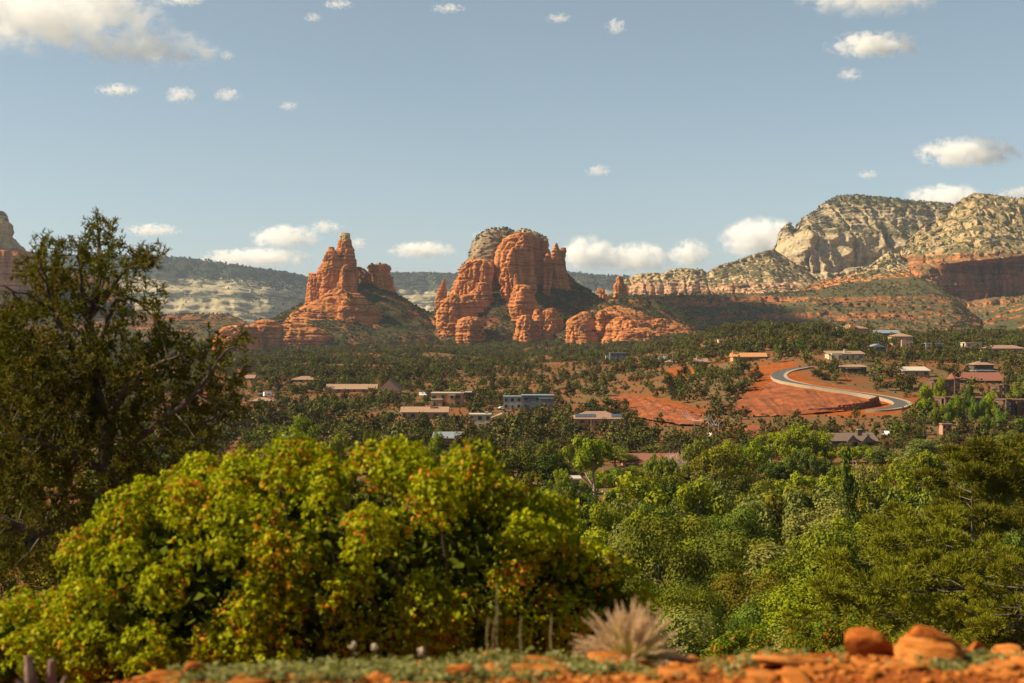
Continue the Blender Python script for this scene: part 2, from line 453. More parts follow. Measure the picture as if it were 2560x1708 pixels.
# ---------------------------------------------------------------- ground sheet
def build_ground():
    yr = np.concatenate([[-60, -30, -14, -7, -3, -1, 0.3], np.exp(np.linspace(np.log(1), np.log(5.2), 22))[:-1],
                         np.linspace(5.2, 9.5, 130), np.exp(np.linspace(np.log(9.7), np.log(330), 130)),
                         np.exp(np.linspace(np.log(335), np.log(1300), 300)), np.exp(np.linspace(np.log(1310), np.log(9500), 90))])
    nu = 420
    s = np.linspace(-1, 1, nu)
    w = np.maximum(0.5 * np.maximum(yr, 0), 9.0)
    w = np.where((yr > 4) & (yr < 18), np.maximum(0.62 * yr, 6.0), w)
    w = np.where(yr < 4, np.maximum(9, -yr * 0.8), w)
    w = np.interp(yr, [-60, 0, 3, 5, 9, 30, 9500], [50, 9, 6, 5, 7, 16, 4600])
    X = s[None, :] * w[:, None]; Y = np.repeat(yr[:, None], nu, 1)
    Z = gz(X, np.maximum(Y, 0.6))
    px, py = CX + F * X / np.maximum(Y, 1), CY - F * Z / np.maximum(Y, 1)
    bare = np.zeros(X.shape)
    m = (Y > 500) & (Y < 1100)
    for pl in (EMBANK, CUT, CUT2, LOT, PAD):
        bare[m & in_poly(px, py, pl)] = 1
    bare = np.where(Y < 14, 1.0, bare)
    V = np.stack([X, Y, Z], -1).reshape(-1, 3)
    # rough the cut bank a little and rill the fill slope
    cut = (m & (in_poly(px, py, CUT) | in_poly(px, py, CUT2))).ravel()
    V[cut, 1] += fbm(V[cut, 0] / 9, V[cut, 2] / 5, 0, 4, 21) * 9
    emb = (m & in_poly(px, py, EMBANK)).ravel()
    V[emb, 2] += ridged((V[emb, 0] + V[emb, 1] * 0.35) / 14, 0, V[emb, 1] * 0.01, 3, 8) * 0.55
    me = mk_mesh("ground", V, grid_faces(nu, len(yr))[:, ::1], None, True)
    at = me.attributes.new("bare", 'FLOAT', 'POINT'); at.data.foreach_set("value", bare.ravel().astype(np.float32))
    m, nt, out = new_mat("red_soil")
    g = nd(nt, "ShaderNodeNewGeometry"); pos = g.outputs["Position"]
    a = nd(nt, "ShaderNodeAttribute"); a.attribute_name = "bare"
    n1 = noise(nt, pos, 0.035, 6, 0.62); n2 = noise(nt, pos, 0.4, 6, 0.65); n3 = noise(nt, pos, 9.0, 6, 0.7)
    r1 = ramp(nt, [(0.36, (0.21, 0.072, 0.028)), (0.5, (0.155, 0.082, 0.038)), (0.62, (0.125, 0.095, 0.048))]); nt.links.new(n1, r1.inputs[0])
    r2 = ramp(nt, [(0.3, (0.17, 0.042, 0.011)), (0.5, (0.25, 0.070, 0.018)), (0.7, (0.31, 0.105, 0.03))])
    nt.links.new(mathn(nt, 'ADD', mathn(nt, 'MULTIPLY', n1, 0.5), mathn(nt, 'MULTIPLY', n2, 0.5)), r2.inputs[0])
    col = mixc(nt, a.outputs["Fac"], r1.outputs[0], r2.outputs[0])
    sp = ramp(nt, [(0.35, (0.72,) * 3), (0.65, (1.15,) * 3)]); nt.links.new(mixc(nt, 0.5, n2, n3), sp.inputs[0])
    col = mixc(nt, 1.0, col, sp.outputs[0], 'MULTIPLY')
    b = nd(nt, "ShaderNodeBsdfDiffuse"); nt.links.new(col, b.inputs[0])
    bm = nd(nt, "ShaderNodeBump"); bm.inputs["Distance"].default_value = 0.35; bm.inputs["Strength"].default_value = 0.7
    nt.links.new(mathn(nt, 'ADD', n2, mathn(nt, 'MULTIPLY', n3, 0.06)), bm.inputs["Height"]); nt.links.new(bm.outputs[0], b.inputs["Normal"])
    nt.links.new(b.outputs[0], out.inputs[0])
    me.materials.append(m)
    o = link("ground", me)
    return tag(o, "red desert ground falling from the near ledge to the wooded valley", None, None, "structure")
GROUND = build_ground()

# ---------------------------------------------------------------- scatter store (scrub on the rocks and far woods)
SCRUB = {"near": [], "far": [], "mesa": []}
def scatter_surface(V, nu, nv, wrap, per_m2, nzmin, seed, size=(2.5, 5.0), mask=0.0, mscale=40.0, store="near", vis=True):
    G3 = V.reshape(nv, nu, 3)
    A = G3[:-1, :-1]; B = G3[:-1, 1:]; C = G3[1:, 1:]; D = G3[1:, :-1]
    N = np.cross(C - A, D - B).reshape(-1, 3); ar = np.linalg.norm(N, axis=1) / 2
    nz = np.abs(N[:, 2]) / (2 * ar + 1e-9)
    c = ((A + B + C + D) / 4).reshape(-1, 3)
    w = np.clip((nz - nzmin) / 0.25, 0, 1)
    mk = fbm(c[:, 0] / mscale, c[:, 1] / mscale, c[:, 2] / (mscale * .5), 3, seed) - mask
    w = w * np.clip(mk * 4 + 0.5, 0.0, 1)
    lam = ar * w * per_m2
    r = np.random.default_rng(seed)
    n = r.poisson(np.clip(lam, 0, 40))
    idx = np.repeat(np.arange(len(n)), n)
    a, b = r.random(len(idx)), r.random(len(idx))
    f = lambda Q: Q.reshape(-1, 3)[idx]
    p = (f(A) * ((1-a) * (1-b))[:, None] + f(B) * (a * (1-b))[:, None] + f(C) * (a * b)[:, None] + f(D) * ((1-a) * b)[:, None])
    s = r.uniform(size[0], size[1], len(idx)) * r.uniform(0.7, 1.15, len(idx))
    SCRUB[store].append(np.column_stack([p, s]))

# ---------------------------------------------------------------- rock builders
def beds1d(z, seed, period):
    return vnoise(z / period, 0.5, 0.5, seed) * 0.6 + vnoise(z / (period * 0.37), 0.5, 0.5, seed + 5) * 0.4

def tower(name, rows, Y, mat, parent, base, dr=0.8, pw=0.85, flute=0.09, ledge=0.05, rough=0.05, nth=150, nz=120, seed=1, cell=9.0,
          down=30.0, shrub=None, top_round=0.5, yoff=0.0, wmax=None, rot=22.0):
    """a rock mass whose width at each height is known; rows = (y, left, right) in picture units at distance Y"""
    rows = sorted(rows)
    ys = np.array([r[0] for r in rows], float)
    zk = (CY - ys) / F * Y
    ck = np.array([(r[1] + r[2]) / 2 - CX for r in rows]) / F * Y
    wk = np.array([(r[2] - r[1]) / 2 for r in rows]) / F * Y
    if down:
        zk = np.append(zk, zk[-1] - down); ck = np.append(ck, ck[-1]); wk = np.append(wk, wk[-1] * 1.3)
    t = np.linspace(0, 1, nz)
    z = zk[0] + (zk[-1] - zk[0]) * t
    c = np.interp(-z, -zk, ck); w = np.interp(-z, -zk, wk)
    d = w * dr
    if wmax: d = np.minimum(d, wmax)
    # closed rounded top
    cap = np.linspace(0, 1, 8)[:-1]
    cz = np.full(7, z[0]) + (1 - cap ** 2) * w[0] * 0.25 * top_round
    z = np.concatenate([cz, z]); c = np.concatenate([np.full(7, c[0]), c])
    cw = np.concatenate([w[0] * cap + 0.01, w]); cd = np.concatenate([d[0] * cap + 0.01, d])
    th = np.linspace(0, 2 * np.pi, nth, endpoint=False)
    ct, st = np.cos(th), np.sin(th)
    fx = np.sign(ct) * np.abs(ct) ** pw; fy = np.sign(st) * np.abs(st) ** pw
    ra = math.radians(rot); ax, ay = fx * math.cos(ra) - fy * dr * math.sin(ra), fx * math.sin(ra) + fy * dr * math.cos(ra)
    fx, fy = ax / np.abs(ax).max(), ay / dr / np.abs(ax).max()
    X = c[:, None] + cw[:, None] * fx[None]; Yy = Y + yoff + cd[:, None] * fy[None]; Z = np.repeat(z[:, None], nth, 1)
    wm = cw[:, None]
    sc = cell
    lean = np.minimum(wm / (sc * 1.2), 1.0)
    p1 = np.abs(vnoise(X / (sc * 2.4), Yy / (sc * 2.4), Z / (sc * 9), seed)) * 2 - 0.8
    p2 = np.abs(vnoise(X / (sc * .85), Yy / (sc * .85), Z / (sc * 4), seed + 3)) * 2 - 0.8
    cr = -np.exp(-(vnoise(X / (sc * 1.5), Yy / (sc * 1.5), Z / (sc * 12), seed + 13) / 0.09) ** 2)
    big = fbm(X / (sc * 3), Yy / (sc * 3), Z / (sc * 3), 2, seed + 5)
    Zt = Z + fbm(X / 40, Yy / 40, 0, 2, seed) * 4
    bd = beds1d(Zt, seed, sc * 0.75)
    bd = np.sign(bd) * np.abs(bd) ** 0.5 + 0.7 * np.sign(beds1d(Zt, seed + 21, sc * .34))* np.abs(beds1d(Zt, seed + 21, sc * .34)) ** .6
    fn = fbm(X / (sc * .4), Yy / (sc * .4), Z / (sc * .3), 3, seed + 7)
    disp = lean * sc * (flute * (3.0 * p1 + 2.0 * p2 + 2.2 * cr) + 0.16 * big + ledge * 2.4 * bd + rough * 5.5 * fn)
    X = X + disp * fx[None]; Yy = Yy + disp * fy[None]
    Z = Z + np.minimum(wm, sc) * 0.12 * fbm(X / sc, Yy / sc, Z / sc, 2, seed + 11) * (np.arange(len(z)) < 12)[:, None] * 2
    V = np.stack([X, Yy, Z], -1).reshape(-1, 3)
    if shrub:
        G3 = np.concatenate([V.reshape(len(z), nth, 3), V.reshape(len(z), nth, 3)[:, :1]], 1)
        scatter_surface(G3.reshape(-1, 3), nth + 1, len(z), False, seed=seed, **shrub)
    me = mk_mesh(name, V - np.asarray(base), grid_faces(nth, len(z), True)[:, ::-1], mat, False)
    return link(name, me, parent) if parent else link(name, me, None, base)

def loft(name, lines, mat, nu=260, seed=1, amp=20.0, cell=40.0, vs=2.5, nvs=None, ledges=None, ledge_a=0.85, back=None, shrub=None, fine=0.3, parent=None, bedamp=0.0, zamp=0.0, crack=0.7):
    """a mountain side: several contour lines from skyline to foot, each (px, y, distance), joined and weathered"""
    L = []
    p0 = min(l[0][0] for l in lines); p1 = max(l[-1][0] for l in lines)
    u = np.linspace(p0, p1, nu)
    for l in lines:
        a = np.array(l, float)
        yy = np.interp(u, a[:, 0], a[:, 1]); dd = np.interp(u, a[:, 0], a[:, 2])
        L.append(np.stack([(u - CX) / F * dd, dd, (CY - yy) / F * dd], -1))
    Vr = []; edge = []
    if back:
        b = L[0].copy(); s = (b[:, 1:2] + back) / b[:, 1:2]
        b[:, 0] *= s[:, 0]; b[:, 1] += back; b[:, 2] -= 2
        b2 = b.copy(); b2[:, 2] = -30
        Vr += [b2, b, b * 0.5 + L[0] * 0.5]; edge += [0, 0, 0]
    for k in range(len(L) - 1):
        n = nvs[k] if nvs else 30
        le = ledges[k] if ledges else 0
        t = np.linspace(0, 1, n, endpoint=False)
        for tt in t:
            td = tt
            if le: td = tt + ledge_a * math.sin(2 * math.pi * le * tt) / (2 * math.pi * le)
            q = L[k] * (1 - td) + L[k+1] * td
            qz = L[k][:, 2] * (1 - tt) + L[k+1][:, 2] * tt
            qq = q.copy(); qq[:, 2] = qz
            Vr.append(qq); edge.append(1.0 if (k > 0 or tt > 0.12) else tt / 0.12)
    Vr.append(L[-1]); edge.append(1)
    V = np.array(Vr); nv = len(Vr); e = np.array(edge)[:, None]
    X, Yy, Z = V[..., 0], V[..., 1], V[..., 2]
    g = ridged(X / cell, Yy / (cell * 3), Z / (cell * vs), 4, seed) + fbm(X / (cell * 3), Yy / (cell * 6), Z / (cell * 4), 3, seed + 4) * 1.3
    f2 = fbm(X / (cell * fine), Yy / (cell * fine), Z / (cell * fine * 0.8), 3, seed + 9)
    bd = beds1d(Z + fbm(X / 200, 0, 0, 2, seed) * 8, seed, cell * 0.35)
    ck = -np.exp(-(vnoise(X / (cell * .55), Yy / (cell * 2), Z / (cell * vs * 1.6), seed + 17) / 0.11) ** 2) + .6 * np.abs(vnoise(X / (cell * .4), Yy / cell, Z / (cell * vs), seed + 19))
    d = amp * (g * 0.8 + f2 * 0.4 + crack * ck * 0.55) + bedamp * bd
    Z = Z + zamp * ridged(X / cell, Yy / (cell * 9), 0, 3, seed + 23) * e
    V[..., 2] = Z
    V[..., 1] = Yy - d * e
    V[..., 0] = X - d * e * 0.25 + amp * 0.35 * f2 * e
    V[..., 2] = Z + amp * 0.16 * fbm(X / (cell * .5), Yy / cell, Z / cell, 3, seed + 2) * np.maximum(e, 0.35) * (np.arange(nv) > 1)[:, None]
    if shrub:
        for sh in (shrub if isinstance(shrub, list) else [shrub]):
            sh = dict(sh); r0, r1 = sh.pop("rows", (0, 1))
            i0, i1 = int(r0 * nv), max(int(r1 * nv), int(r0 * nv) + 2)
            scatter_surface(V[i0:i1].reshape(-1, 3), nu, i1 - i0, False, seed=seed + 30 + i0, **sh)
    base = np.array([V[-1, nu // 2, 0], V[-1, nu // 2, 1], V[-1, :, 2].min()])
    me = mk_mesh(name, V.reshape(-1, 3) - base, grid_faces(nu, nv)[:, ::-1], mat, False)
    return link(name, me, parent, base)

# ---------------------------------------------------------------- far mesas and mountains
MESA_B = [(0.3, (0.16, 0.13, 0.085)), (0.45, (0.36, 0.27, 0.155)), (0.55, (0.46, 0.36, 0.22)), (0.7, (0.28, 0.20, 0.115))]
M_MESA = rock_mat("pale_mesa_rock", MESA_B, gain=.75, zs=0.03, hs=0.0012, bump=5, bscale=0.03, veg=0.6, vegcol=(0.042, 0.05, 0.036), vscale=0.035, vbk=.75, vbw=.16, vb=vbands(6900, 640, 860, [(640,.95),(690,.85),(706,.2),(735,.1),(742,.7),(752,.25),(780,.1),(795,.35),(815,.3),(830,.6),(860,.8)]))  # plant colour darkened and blue-greyed: haze and cloud shade put into it
M_WHITE = rock_mat("white_ledge_rock", [(0.3, (0.27, 0.12, 0.06)), (0.45, (0.44, 0.22, 0.115)), (0.55, (0.50, 0.28, 0.16)), (0.7, (0.38, 0.18, 0.09))], gain=.9, zs=0.07, hs=0.003, cream=CREAM, zc=zpx(712, 3700), zw=14, bump=3, bscale=0.06, veg=0.2, vegcol=(0.095, 0.083, 0.042), vscale=0.07)
M_MOUNT = rock_mat("cream_mountain_rock", RED, zs=0.05, hs=0.003, cream=CREAMG, zc=zpx(708, 4200), zw=18, bump=4, bscale=0.05, veg=0.2, vegcol=(0.09, 0.08, 0.04), vscale=0.2, vb=vbands(4300, 480, 780, [(480,1),(498,.9),(520,.5),(560,.35),(572,.95),(584,.9),(592,.05),(665,.0),(690,.4),(715,.55),(740,.6),(780,.6)]))
M_MOUNT2 = rock_mat("buff_mountain_rock", REDB, zs=0.05, hs=0.003, cream=CREAM, zc=zpx(655, 3500), zw=14, bump=3, bscale=0.06, veg=0.24, vegcol=(0.10, 0.086, 0.038), vscale=0.2)
M_REDC = rock_mat("red_cliff_rock", REDD, gain=.8, zs=0.08, hs=0.004, bump=2, bscale=0.09, veg=0.2, vscale=0.08)
M_BENCH = rock_mat("red_bench_rock", REDB, gain=.85, zs=0.2, hs=0.0025, bump=1.5, bscale=0.12, veg=0.40, vegcol=(0.074, 0.067, 0.031), vscale=0.16, vb=vbands(2720, 690, 860, [(690,.65),(738,.65),(743,.2),(754,.2),(762,.6),(782,.6),(786,.3),(795,.3),(803,.6),(808,.42),(818,.6),(824,.38),(834,.55),(860,.6)]))
M_RED = rock_mat("red_butte_rock", RED, zs=0.16, hs=0.006, bump=1.4, bscale=0.24, stain=0.42)
M_REDCAP = rock_mat("red_rock_pale_top", RED, zs=0.16, hs=0.006, cream=CREAM, zc=zpx(606, 2300), zw=8, bump=1.4, bscale=0.24, stain=0.42)
M_GREY = rock_mat("grey_dome_rock", RED, zs=0.16, hs=0.006, cream=GREY, zc=zpx(668, 2330), zw=8, bump=1.5, bscale=0.22, stain=0.42)
M_TALUS = rock_mat("talus_soil", gain=.7, bands=[(0.3, (0.22, 0.075, 0.03)), (0.5, (0.32, 0.11, 0.042)), (0.7, (0.27, 0.115, 0.05))], zs=0.1, hs=0.01, bump=0.8, bscale=0.2, veg=0.55, vegcol=(0.05, 0.05, 0.022), vscale=0.2)

def struct(o, label): return tag(o, label, None, None, "structure")

o = loft("mesa", [
    [(-700, 620, 7600), (100, 640, 7400), (230, 641, 7300), (400, 641, 7200), (500, 650, 7200), (600, 667, 7200), (680, 676, 7300), (740, 687, 7500), (772, 695, 7900), (990, 682, 8600), (1130, 685, 8600), (1420, 681, 8600), (1500, 690, 8600), (1700, 700, 8600)],
    [(-700, 650, 7400), (230, 672, 7100), (400, 674, 6950), (500, 690, 6950), (600, 708, 6900), (680, 722, 7000), (740, 730, 7200), (772, 735, 7700), (990, 705, 8450), (1420, 700, 8450), (1700, 715, 8450)],
    [(-700, 700, 7300), (230, 712, 7000), (400, 712, 6850), (500, 716, 6800), (600, 726, 6750), (680, 742, 6850), (740, 755, 7000), (772, 760, 7500), (990, 735, 8350), (1700, 740, 8350)],
    [(-700, 740, 7000), (400, 738, 6550), (500, 742, 6480), (600, 752, 6400), (680, 768, 6500), (772, 790, 7200), (990, 760, 8200), (1700, 760, 8200)],
    [(-700, 780, 6800), (400, 786, 6350), (600, 798, 6200), (680, 808, 6300), (772, 815, 7000), (990, 790, 8000), (1700, 790, 8000)],
    [(-700, 845, 6200), (400, 850, 5700), (680, 850, 5700), (772, 850, 6400), (1700, 850, 7600)]],
    M_MESA, nu=420, seed=3, amp=75, cell=170, vs=3.0, nvs=[16, 22, 20, 26, 24], ledges=[0, 3, 1, 3, 2], back=900,
    shrub=[dict(rows=(0, 0.24), per_m2=0.0016, nzmin=0.12, size=(9, 17), mask=-0.6, mscale=300, store="mesa"),
           dict(rows=(0.2, 1), per_m2=0.00014, nzmin=0.3, size=(7, 13), mask=-0.1, mscale=260, store="mesa")], bedamp=14)
struct(o, "long hazy blue mesa with pale cliff bands beyond the red buttes")

o = loft("mountain", [
    [(1900, 720, 4300), (1932, 640, 4300), (1940, 616, 4300), (1948, 592, 4300), (1957, 570, 4300), (1966, 559, 4300), (1977, 557, 4300), (1985, 574, 4300), (1994, 564, 4320), (2004, 548, 4360), (2022, 536, 4420), (2040, 528, 4450), (2062, 506, 4500), (2092, 490, 4550), (2150, 487, 4600), (2250, 499, 4600), (2330, 505, 4600), (2375, 513, 4600), (2420, 512, 4600), (2700, 505, 4600)],
    [(1900, 722, 4290), (1940, 628, 4290), (1966, 572, 4285), (1985, 585, 4280), (2020, 545, 4300), (2060, 522, 4380), (2150, 516, 4430), (2250, 522, 4430), (2420, 525, 4450), (2700, 525, 4450)],
    [(1900, 725, 4270), (1940, 640, 4260), (1966, 590, 4250), (1985, 592, 4240), (2020, 568, 4210), (2060, 570, 4230), (2150, 572, 4290), (2250, 574, 4350), (2420, 575, 4450), (2700, 575, 4450)],
    [(1900, 728, 4260), (1940, 650, 4250), (1966, 610, 4220), (1985, 598, 4205), (2020, 578, 4150), (2060, 580, 4170), (2150, 584, 4230), (2250, 586, 4300), (2420, 590, 4400), (2700, 590, 4400)],
    [(1900, 735, 4240), (1930, 672, 4200), (1985, 664, 4080), (2040, 682, 4090), (2100, 680, 4120), (2150, 668, 4160), (2250, 640, 4240), (2420, 640, 4320), (2700, 640, 4320)],
    [(1900, 760, 4000), (2040, 745, 3850), (2250, 720, 3900), (2700, 720, 3900)]],
    M_MOUNT, nu=360, seed=14, amp=46, cell=75, vs=3.2, nvs=[14, 40, 8, 62, 30], ledges=[2, 6, 0, 2, 3], ledge_a=1.0, back=700, bedamp=8,
    shrub=[dict(rows=(0, 0.14), per_m2=0.005, nzmin=0.1, size=(4, 8), mask=-0.5, mscale=120, store="far"),
           dict(rows=(0.12, 1), per_m2=0.003, nzmin=0.36, size=(3.0, 6), mask=0.0, mscale=80, store="far")])
struct(o, "tall flat topped cream and grey mountain behind the houses")

o = loft("ledge", [
    [(1540, 712, 3750), (1560, 700, 3750), (1575, 693, 3750), (1590, 686, 3750), (1640, 681, 3750), (1662, 686, 3760), (1672, 676, 3760), (1700, 671, 3760), (1755, 673, 3760), (1768, 683, 3760), (1778, 674, 3780), (1800, 662, 3800), (1835, 654, 3850), (1850, 648, 3850), (1880, 637, 3900), (1915, 628, 3900), (1932, 622, 3950), (1960, 640, 3950), (2030, 690, 3950), (2060, 705, 3950)],
    [(1540, 715, 3735), (1640, 688, 3730), (1700, 680, 3735), (1760, 690, 3730), (1835, 664, 3820), (1930, 640, 3900), (1960, 660, 3900), (2060, 712, 3900)],
    [(1540, 725, 3700), (1640, 706, 3690), (1760, 706, 3690), (1835, 690, 3690), (1930, 675, 3740), (2060, 716, 3800)],
    [(1540, 735, 3690), (1640, 718, 3680), (1760, 720, 3675), (1835, 712, 3600), (1930, 708, 3600), (2060, 722, 3650)],
    [(1540, 745, 3680), (1640, 744, 3670), (1760, 745, 3660), (1930, 742, 3500), (2060, 735, 3550)],
    [(1540, 790, 3500), (2060, 790, 3300)]],
    M_WHITE, nu=260, seed=23, amp=20, cell=36, vs=2.5, nvs=[10, 26, 16, 30, 8], ledges=[1, 4, 2, 4, 0], back=300, bedamp=6,
    shrub=[dict(per_m2=0.005, nzmin=0.36, size=(2.4, 4.6), mask=0.05, mscale=50, store="far")])
struct(o, "low white and pink rimrock ledges stepping down left of the tall mountain")

o = loft("ridge", [
    [(2220, 690, 3500), (2240, 655, 3500), (2252, 628, 3500), (2270, 600, 3520), (2300, 575, 3560), (2330, 553, 3600), (2360, 540, 3640), (2378, 528, 3660), (2392, 506, 3680), (2412, 494, 3700), (2436, 482, 3720), (2470, 485, 3730), (2500, 489, 3730), (2540, 496, 3730), (2600, 494, 3730), (2900, 520, 3730)],
    [(2220, 692, 3490), (2252, 640, 3480), (2300, 592, 3520), (2360, 560, 3580), (2400, 530, 3590), (2440, 512, 3600), (2500, 520, 3600), (2560, 540, 3600), (2900, 560, 3600)],
    [(2220, 694, 3480), (2252, 650, 3450), (2300, 612, 3450), (2360, 580, 3490), (2400, 555, 3500), (2440, 545, 3500), (2500, 560, 3500), (2560, 575, 3500), (2900, 600, 3500)],
    [(2220, 697, 3460), (2252, 668, 3400), (2320, 662, 3300), (2400, 655, 3260), (2460, 652, 3260), (2560, 640, 3260), (2900, 650, 3260)],
    [(2220, 700, 3440), (2300, 680, 3270), (2325, 672, 3270), (2400, 668, 3310), (2458, 664, 3325), (2464, 664, 3300), (2500, 660, 3325), (2506, 660, 3290), (2560, 655, 3330), (2700, 655, 3400), (2900, 665, 3440)],
    [(2220, 705, 3430), (2300, 700, 3260), (2340, 725, 3255), (2420, 752, 3290), (2458, 747, 3305), (2464, 746, 3290), (2500, 742, 3315), (2506, 741, 3280), (2560, 735, 3320), (2700, 735, 3390), (2900, 735, 3430)],
    [(2220, 800, 3000), (2400, 800, 3000), (2900, 800, 2950)]],
    M_MOUNT2, nu=360, seed=31, amp=22, cell=46, vs=2.0, nvs=[14, 16, 54, 8, 46, 14], ledges=[2, 1, 4, 0, 0, 2], back=700, bedamp=4,
    shrub=[dict(rows=(0, 0.60), per_m2=0.0062, nzmin=0.15, size=(2.6, 5.5), mask=-0.1, mscale=60, store="far"),
           dict(rows=(0.60, 1), per_m2=0.004, nzmin=0.35, size=(3, 6), mask=0.0, mscale=60, store="far")])
struct(o, "buff shrub dotted ridge above a dark red cliff in the right corner")

o = loft("spur", [
    [(1985, 733, 3300), (2030, 708, 3350), (2080, 698, 3350), (2130, 684, 3350), (2180, 660, 3380), (2205, 640, 3400), (2228, 624, 3400), (2250, 632, 3400), (2262, 655, 3400), (2300, 680, 3350), (2340, 690, 3300)],
    [(1985, 736, 3290), (2080, 704, 3330), (2180, 672, 3350), (2228, 645, 3370), (2262, 664, 3370), (2340, 696, 3280)],
    [(1985, 738, 3280), (2080, 712, 3310), (2180, 690, 3310), (2240, 668, 3330), (2340, 706, 3230)],
    [(1985, 741, 3240), (2080, 728, 3240), (2180, 706, 3200), (2240, 695, 3180), (2340, 715, 3130)],
    [(1985, 800, 3000), (2340, 790, 2900)]],
    rock_mat("orange_spur_rock", RED, zs=0.07, hs=0.004, cream=CREAM, zc=zpx(690, 3300), zw=16, bump=2.2, bscale=0.08, veg=0.2, vscale=0.07),
    nu=200, seed=37, amp=14, cell=26, vs=2.0, nvs=[12, 16, 20, 12], ledges=[1, 2, 3, 0], back=120, bedamp=3,
    shrub=[dict(per_m2=0.005, nzmin=0.3, size=(2.6, 5), mask=0.0, mscale=50, store="far")])
struct(o, "orange rock spur running down from the ridge to the green bench")

o = loft("bench", [
    [(1420, 742, 2950), (1590, 738, 2950), (1700, 737, 2950), (1850, 735, 2950), (1960, 733, 2950), (2040, 728, 2950), (2100, 712, 3000), (2200, 700, 3050), (2280, 692, 3050), (2330, 706, 3000), (2380, 740, 2900), (2420, 775, 2800), (2450, 800, 2750)],
    [(1420, 747, 2900), (1590, 745, 2900), (1700, 744, 2890), (1850, 742, 2890), (1960, 741, 2880), (2040, 742, 2800), (2200, 740, 2760), (2300, 742, 2730), (2380, 760, 2700), (2450, 805, 2680)],
    [(1420, 760, 2880), (1590, 758, 2880), (1850, 752, 2880), (1960, 756, 2870), (2040, 752, 2770), (2200, 754, 2730), (2300, 758, 2700), (2380, 772, 2670), (2450, 810, 2660)],
    [(1420, 790, 2740), (1700, 790, 2740), (1960, 786, 2720), (2040, 780, 2670), (2200, 784, 2640), (2300, 788, 2600), (2400, 800, 2580), (2450, 815, 2600)],
    [(1420, 800, 2720), (1700, 800, 2720), (1960, 798, 2700), (2040, 792, 2655), (2200, 796, 2625), (2300, 800, 2590), (2400, 812, 2570), (2450, 820, 2590)],
    [(1420, 850, 2500), (1960, 848, 2450), (2300, 850, 2400), (2450, 855, 2400)]],
    M_BENCH, nu=320, seed=41, amp=15, cell=30, vs=1.6, nvs=[16, 14, 26, 12, 36], ledges=[0, 0, 2, 0, 4], back=200, bedamp=5,
    shrub=[dict(per_m2=0.0085, nzmin=0.35, size=(3, 6), mask=-0.15, mscale=50, store="far")])
struct(o, "long red bench with ledges and scrub below the mountain")

o = loft("canyon_slope", [
    [(2380, 858, 2700), (2430, 820, 2750), (2470, 790, 2780), (2520, 762, 2800), (2570, 745, 2800), (2900, 700, 2800)],
    [(2380, 862, 2600), (2470, 815, 2640), (2570, 790, 2650), (2900, 760, 2650)],
    [(2380, 870, 2400), (2900, 865, 2350)]], M_REDC, nu=120, seed=47, amp=12, cell=30, vs=1.5, nvs=[22, 26], ledges=[3, 3], back=60, bedamp=4,
    shrub=[dict(per_m2=0.005, nzmin=0.3, size=(3, 6), mask=0.15, mscale=40, store="far")])
struct(o, "sunlit bare red slope at the canyon mouth by the right edge")

o = loft("red_mesa", [
    [(-700, 700, 2900), (-100, 700, 2900), (100, 692, 2900), (180, 686, 2900), (250, 684, 2900), (288, 690, 2900), (300, 720, 2900), (330, 775, 2850), (400, 788, 2820), (440, 786, 2820), (520, 785, 2820), (570, 786, 2820), (596, 794, 2820), (620, 810, 2800), (670, 830, 2780)],
    [(-700, 730, 2880), (100, 720, 2880), (288, 722, 2870), (330, 782, 2830), (440, 796, 2800), (570, 797, 2800), (620, 818, 2780), (670, 834, 2770)],
    [(-700, 800, 2760), (288, 790, 2760), (440, 812, 2720), (560, 816, 2720), (670, 838, 2730)],
    [(-700, 810, 2740), (288, 800, 2740), (440, 822, 2705), (560, 826, 2705), (670, 842, 2720)],
    [(-700, 856, 2500), (288, 856, 2500), (670, 856, 2500)]], M_BENCH, nu=240, seed=53, amp=12, cell=26, vs=1.8, nvs=[16, 22, 10, 20], ledges=[1, 2, 0, 2], back=200, bedamp=4,
    shrub=[dict(per_m2=0.008, nzmin=0.35, size=(3, 6), mask=-0.05, mscale=40, store="far")])
struct(o, "low red mesa with a level rim seen right of the pine tree")

# ---------------------------------------------------------------- the buttes
SH = dict(per_m2=0.03, nzmin=0.2, size=(2.2, 4.6), mask=0.12, mscale=22)
SHTOP = dict(per_m2=0.03, nzmin=0.30, size=(2.4, 4.6), mask=-0.5, mscale=30)
def butte(loc, label):
    return empty("rock_butte", loc, 0, label, "butte")

# spire butte
Yb = 2300
b1 = P(860, 850, Yb); e = butte(b1, "pointed red sandstone butte with a thumb like summit spire")
tower("spire", [(583,854,875),(589,850,879),(600,850,880),(612,846,883),(640,843,888),(655,842,892),(672,842,894),(700,838,896),(735,830,892),(760,826,890)], Yb, M_REDCAP, e, b1, dr=0.9, seed=61, cell=7, nz=202, flute=0.1, ledge=0.05)
tower("shoulder", [(618,823,833),(624,822,835),(630,819,840),(645,810,852),(665,798,862),(684,788,868),(705,782,872),(735,775,876),(765,772,880)], Yb-14, M_RED, e, b1, dr=0.8, seed=67, cell=8, nz=175, flute=0.12)
tower("shoulder", [(683,769,790),(690,771,800),(700,770,812),(724,767,830),(745,764,840),(765,760,845)], Yb-22, M_RED, e, b1, dr=0.7, seed=71, cell=7, nz=121)
tower("buttress", [(662,858,872),(690,848,884),(720,842,892),(745,836,886),(770,832,880)], Yb-40, M_RED, e, b1, dr=0.7, seed=73, cell=7, nz=135, flute=0.15)
tower("rock_tower", [(664,922,976),(670,919,978),(684,921,976),(700,926,984),(715,932,987),(735,934,990),(760,925,995),(790,915,1000)], Yb+25, M_RED, e, b1, dr=0.55, seed=79, cell=8, nz=148, flute=0.14, shrub=dict(SHTOP))
